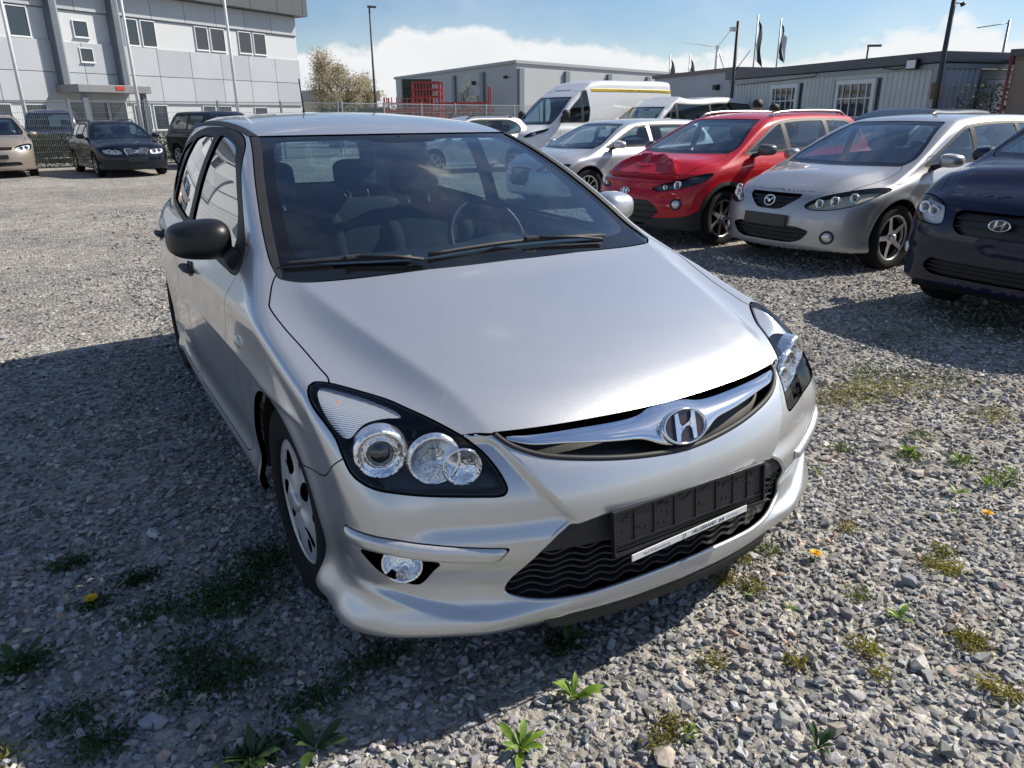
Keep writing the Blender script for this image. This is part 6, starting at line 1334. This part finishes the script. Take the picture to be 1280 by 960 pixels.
def weeds():
    rg = np.random.default_rng(21)
    lm = [leafmat('sunlit dandelion leaf', (.16, .27, .03), .3, .45), leafmat('shaded dark weed leaf', (.035, .075, .018), .4, .5), leafmat('moss green', (.13, .17, .03), .5, .9), leafmat('yellow moss', (.23, .21, .04), .5, .9), leafmat('dry brown moss', (.19, .12, .06), .4, .9)]  # first two leaf colours carry sun and shade: lighter for sunlit plants, darker for shaded
    b = MB(); prof = [(0, .10), (.18, .35), (.4, .8), (.62, 1.), (.82, .75), (1, .02)]; V = []; 
    for t, w in prof:
        z = .45*math.sin(t*2.0)*.55; V += [(t, -.13*w*(1+.25*math.sin(t*30)), z+.03*w), (t, 0, z), (t, .13*w*(1+.25*math.cos(t*27)), z+.03*w)]
    b.add(V, [(i*3+j, (i+1)*3+j, (i+1)*3+j+1, i*3+j+1) for i in range(len(prof)-1) for j in range(2)], True); leafme = {}
    for k in (0, 1): me = b.mesh('leaf'); me.materials.append(lm[k]); leafme[k] = me
    for i, (x, y, s, n, k) in enumerate(PLANTS):
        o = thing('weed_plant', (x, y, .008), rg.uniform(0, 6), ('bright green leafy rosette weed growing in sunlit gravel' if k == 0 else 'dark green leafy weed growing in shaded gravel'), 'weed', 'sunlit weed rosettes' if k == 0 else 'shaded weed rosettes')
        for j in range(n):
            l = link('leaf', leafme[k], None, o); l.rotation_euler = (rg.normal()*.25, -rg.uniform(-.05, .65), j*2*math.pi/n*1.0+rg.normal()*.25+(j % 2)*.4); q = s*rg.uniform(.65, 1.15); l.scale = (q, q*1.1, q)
    # flower heads
    ym = mat('dandelion yellow', (.80, .50, .01), .7, var=.15, scale=60); 
    for i, (x, y, s, lb) in enumerate(FLOW):
        o = thing('dandelion_flower', (x, y, 0), 0, lb, 'flower'); b = MB(); b.tube([(0, 0, 0), (.006, .003, s*1.1)], .0025, 6); b.build('stalk', lm[0], o); b = MB()
        for k in range(46):
            a = k*2.4; r = s*.62*math.sqrt(k/46); t = Vector((math.cos(a), math.sin(a), 0)); p = Vector((.006, .003, s*1.1))+t*r*.35; q = p+t*(s*.22+r*.55)+Vector((0, 0, s*.26*(1-k/60))); w = Vector((-t.y, t.x, 0))*s*.07; b.add([p-w, q-w, q+w, p+w], [(0, 1, 2, 3)])
        b.build('petals', ym, o)
    # moss and fine ground cover
    for (mi, name, label, patches) in ((2, 'moss', 'low green moss and seedlings among the stones', MOSS_G), (3, 'moss', 'yellow-green moss cushions among the stones', MOSS_Y), (1, 'ground_cover', 'dark low weeds in the shade of the silver car', MOSS_D)):  # last set takes the darker leaf, shade put into its colour
        Ps = []
        for (x, y, rx, ry, n) in patches:
            q = rg.normal(size=(n, 2))*.5; Ps.append(np.stack([x+q[:, 0]*rx, y+q[:, 1]*ry, rg.uniform(.004, .030, n)], 1))
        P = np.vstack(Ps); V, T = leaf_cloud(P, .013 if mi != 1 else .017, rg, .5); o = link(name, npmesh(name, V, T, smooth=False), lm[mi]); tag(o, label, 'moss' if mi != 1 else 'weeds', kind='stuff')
PLANTS = [(-0.373, -0.868, 0.075, 11, 0), (-0.578, -0.937, 0.075, 13, 0), (0.033, -1.309, 0.06, 9, 1), (0.661, -1.119, 0.055, 9, 0), (1.894, -0.619, 0.06, 9, 0), (1.8, -0.445, 0.06, 8, 0), (1.59, -0.775, 0.05, 8, 0), (1.766, -0.804, 0.06, 9, 0), (1.964, -0.799, 0.05, 7, 0), (-1.002, -0.675, 0.085, 11, 1), (-1.138, -0.633, 0.08, 11, 1), (-0.27, -0.689, 0.07, 10, 1), (1.8, -0.849, 0.05, 7, 1), (1.273, -0.352, 0.035, 6, 0), (0.412, -0.911, 0.03, 6, 0), (1.427, -0.847, 0.04, 7, 0), (0.365, -0.81, 0.03, 6, 0), (-1.614, 0.044, 0.08, 9, 1), (-0.207, -1.119, 0.035, 7, 0)]
FLOW = [(0.704, -0.782, 0.03, 'yellow dandelion head in front of the silver car bumper'), (1.49, -0.942, 0.028, 'yellow dandelion head out in the sunlit gravel'), (-1.442, 0.246, 0.03, 'yellow dandelion head in the car shadow')]
MOSS_Y = [(2.339, 0.131, 0.3, 0.22, 1500), (2.704, 0.054, 0.25, 0.2, 700), (2.067, 0.157, 0.2, 0.16, 500), (2.538, -0.403, 0.18, 0.12, 350), (0.734, -1.295, 0.06, 0.05, 300), (0.451, -1.157, 0.04, 0.05, 220), (1.047, -1.061, 0.05, 0.04, 200), (1.022, -1.007, 0.05, 0.04, 160), (0.034, -0.962, 0.04, 0.04, 160), (0.353, -0.702, 0.06, 0.04, 220), (0.398, -0.781, 0.05, 0.05, 200), (-0.223, -1.079, 0.05, 0.05, 260), (0.735, -1.284, 0.05, 0.05, 150), (0.228, -1.089, 0.03, 0.03, 120), (0.596, -1.422, 0.04, 0.05, 150), (0.384, -1.239, 0.03, 0.03, 100), (0.986, -0.711, 0.05, 0.05, 130), (0.499, -0.656, 0.04, 0.04, 150), (0.601, -1.459, 0.05, 0.05, 130), (-0.291, -1.096, 0.05, 0.04, 150), (1.129, -0.987, 0.04, 0.04, 100), (-1.65, -0.305, 0.05, 0.05, 120)]
MOSS_G = [(1.764, -0.471, 0.07, 0.07, 320), (1.894, -0.619, 0.08, 0.06, 260), (1.86, -0.803, 0.1, 0.07, 300), (2.645, 0.339, 0.2, 0.15, 400), (1.129, -0.987, 0.04, 0.04, 100), (4.249, 1.326, 0.35, 0.25, 500), (0.608, -0.665, 0.05, 0.05, 130), (0.656, -0.99, 0.05, 0.05, 130), (3.496, 0.706, 0.3, 0.2, 350), (0.881, -0.508, 0.05, 0.06, 120), (1.572, -0.252, 0.06, 0.06, 120), (2.962, -0.028, 0.2, 0.15, 250), (2.01, -0.366, 0.08, 0.08, 150)]
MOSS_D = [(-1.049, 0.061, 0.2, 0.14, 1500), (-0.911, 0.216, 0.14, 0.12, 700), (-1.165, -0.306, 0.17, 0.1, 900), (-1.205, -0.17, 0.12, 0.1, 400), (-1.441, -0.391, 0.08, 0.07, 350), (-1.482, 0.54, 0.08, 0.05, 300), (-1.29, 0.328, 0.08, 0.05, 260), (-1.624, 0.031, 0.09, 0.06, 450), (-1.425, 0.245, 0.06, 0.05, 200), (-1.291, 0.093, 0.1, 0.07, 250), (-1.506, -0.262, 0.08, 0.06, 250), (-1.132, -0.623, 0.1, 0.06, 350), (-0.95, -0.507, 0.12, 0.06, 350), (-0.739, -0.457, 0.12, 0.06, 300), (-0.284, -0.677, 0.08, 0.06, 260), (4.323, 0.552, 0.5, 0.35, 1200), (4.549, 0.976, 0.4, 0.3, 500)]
weeds()
def people():
    """two people by the cabin, seen only as heads and shoulders above the red car"""
    sk = mat('skin', (.42, .26, .19), .55, sub=.1); hair = mat('dark hair', (.012, .010, .010), .6, bumps=.5, bscale=200)
    for (x, y, h, rz, coat, lb, hood) in ((9.98, 7.85, 1.74, R(125), (.012, .013, .018), 'person in dark jacket and dark cap standing behind the red car', True), (12.43, 9.55, 1.70, R(60), (.015, .015, .017), 'person in dark clothes standing at the cabin window', False)):
        o = thing('person', (x, y, 0), rz, lb, 'person'); k = h/1.75
        # skeleton: pelvis, spine, neck, head, arms, legs
        V = [(0, 0, .95), (0, 0, 1.18), (0, .0, 1.40), (0, -.01, 1.50), (0, -.02, 1.60), (0, -.025, 1.68), (.19, .01, 1.42), (.25, .03, 1.15), (.24, -.05, .92), (.24, -.08, .82), (-.19, .01, 1.42), (-.25, .03, 1.15), (-.24, -.05, .92), (-.24, -.08, .82), (.10, 0, .88), (.11, -.02, .50), (.11, .02, .09), (.12, -.14, .04), (-.10, 0, .88), (-.11, .02, .50), (-.11, .05, .09), (-.12, -.11, .04)]
        E = [(0, 1), (1, 2), (2, 3), (3, 4), (4, 5), (2, 6), (6, 7), (7, 8), (8, 9), (2, 10), (10, 11), (11, 12), (12, 13), (0, 14), (14, 15), (15, 16), (16, 17), (0, 18), (18, 19), (19, 20), (20, 21)]
        RD = [.15, .15, .16, .06, .085, .075, .075, .055, .042, .045, .075, .055, .042, .045, .10, .07, .045, .045, .10, .07, .045, .045]
        me = bpy.data.meshes.new('body'); me.from_pydata([(a*k, b*k, c*k) for a, b, c in V], E, []); me.update(); ob = link('body', me, None, o)
        md = ob.modifiers.new('skin', 'SKIN'); 
        for i, r in enumerate(RD): me.skin_vertices[0].data[i].radius = (r*k, r*k*(.72 if i in (0, 1, 2) else 1.)); me.skin_vertices[0].data[i].use_root = i == 0
        sb = ob.modifiers.new('sub', 'SUBSURF'); sb.levels = 2; sb.render_levels = 2
        cl = mat('jacket '+lb[:24], coat, .8, var=.2, scale=20); ob.data.materials.append(cl)
        dg = bpy.context.evaluated_depsgraph_get(); m2 = bpy.data.meshes.new_from_object(ob.evaluated_get(dg)); ob.modifiers.clear(); ob.data = m2; m2.materials.clear(); m2.materials.append(cl); m2.materials.append(sk)
        for p in m2.polygons: p.use_smooth = True; p.material_index = 1 if p.center.z > 1.485*k or (p.center.z < .87*k and abs(p.center.x) > .19*k and p.center.z > .7*k) else 0
        hd = MB(); hd.grid(lambda u, v: Vector((.098*k*math.cos(u*2*math.pi)*math.sin(v*2.0), -.018*k+.115*k*math.sin(u*2*math.pi)*math.sin(v*2.0)+.012, 1.655*k+.105*k*math.cos(v*2.0))), 20, 10); hd.build('cap' if hood else 'hair', hair, o)
        f = MB()
        for s in (-1, 1): f.lathe([(.001, .006), (.010, .004), (.013, 0)], Matrix.Translation((s*.034*k, -.105*k, 1.635*k)) @ Matrix.Rotation(math.pi/2, 4, 'X'), 8)
        f.tube([(0, -.10*k, 1.635*k), (0, -.135*k, 1.60*k), (0, -.11*k, 1.59*k)], [.010, .016, .008], 6); f.tube([(-.025*k, -.105*k, 1.565*k), (.025*k, -.105*k, 1.565*k)], .006, 5); f.build('face', mat('face features', (.20, .10, .08), .6), o)
people()
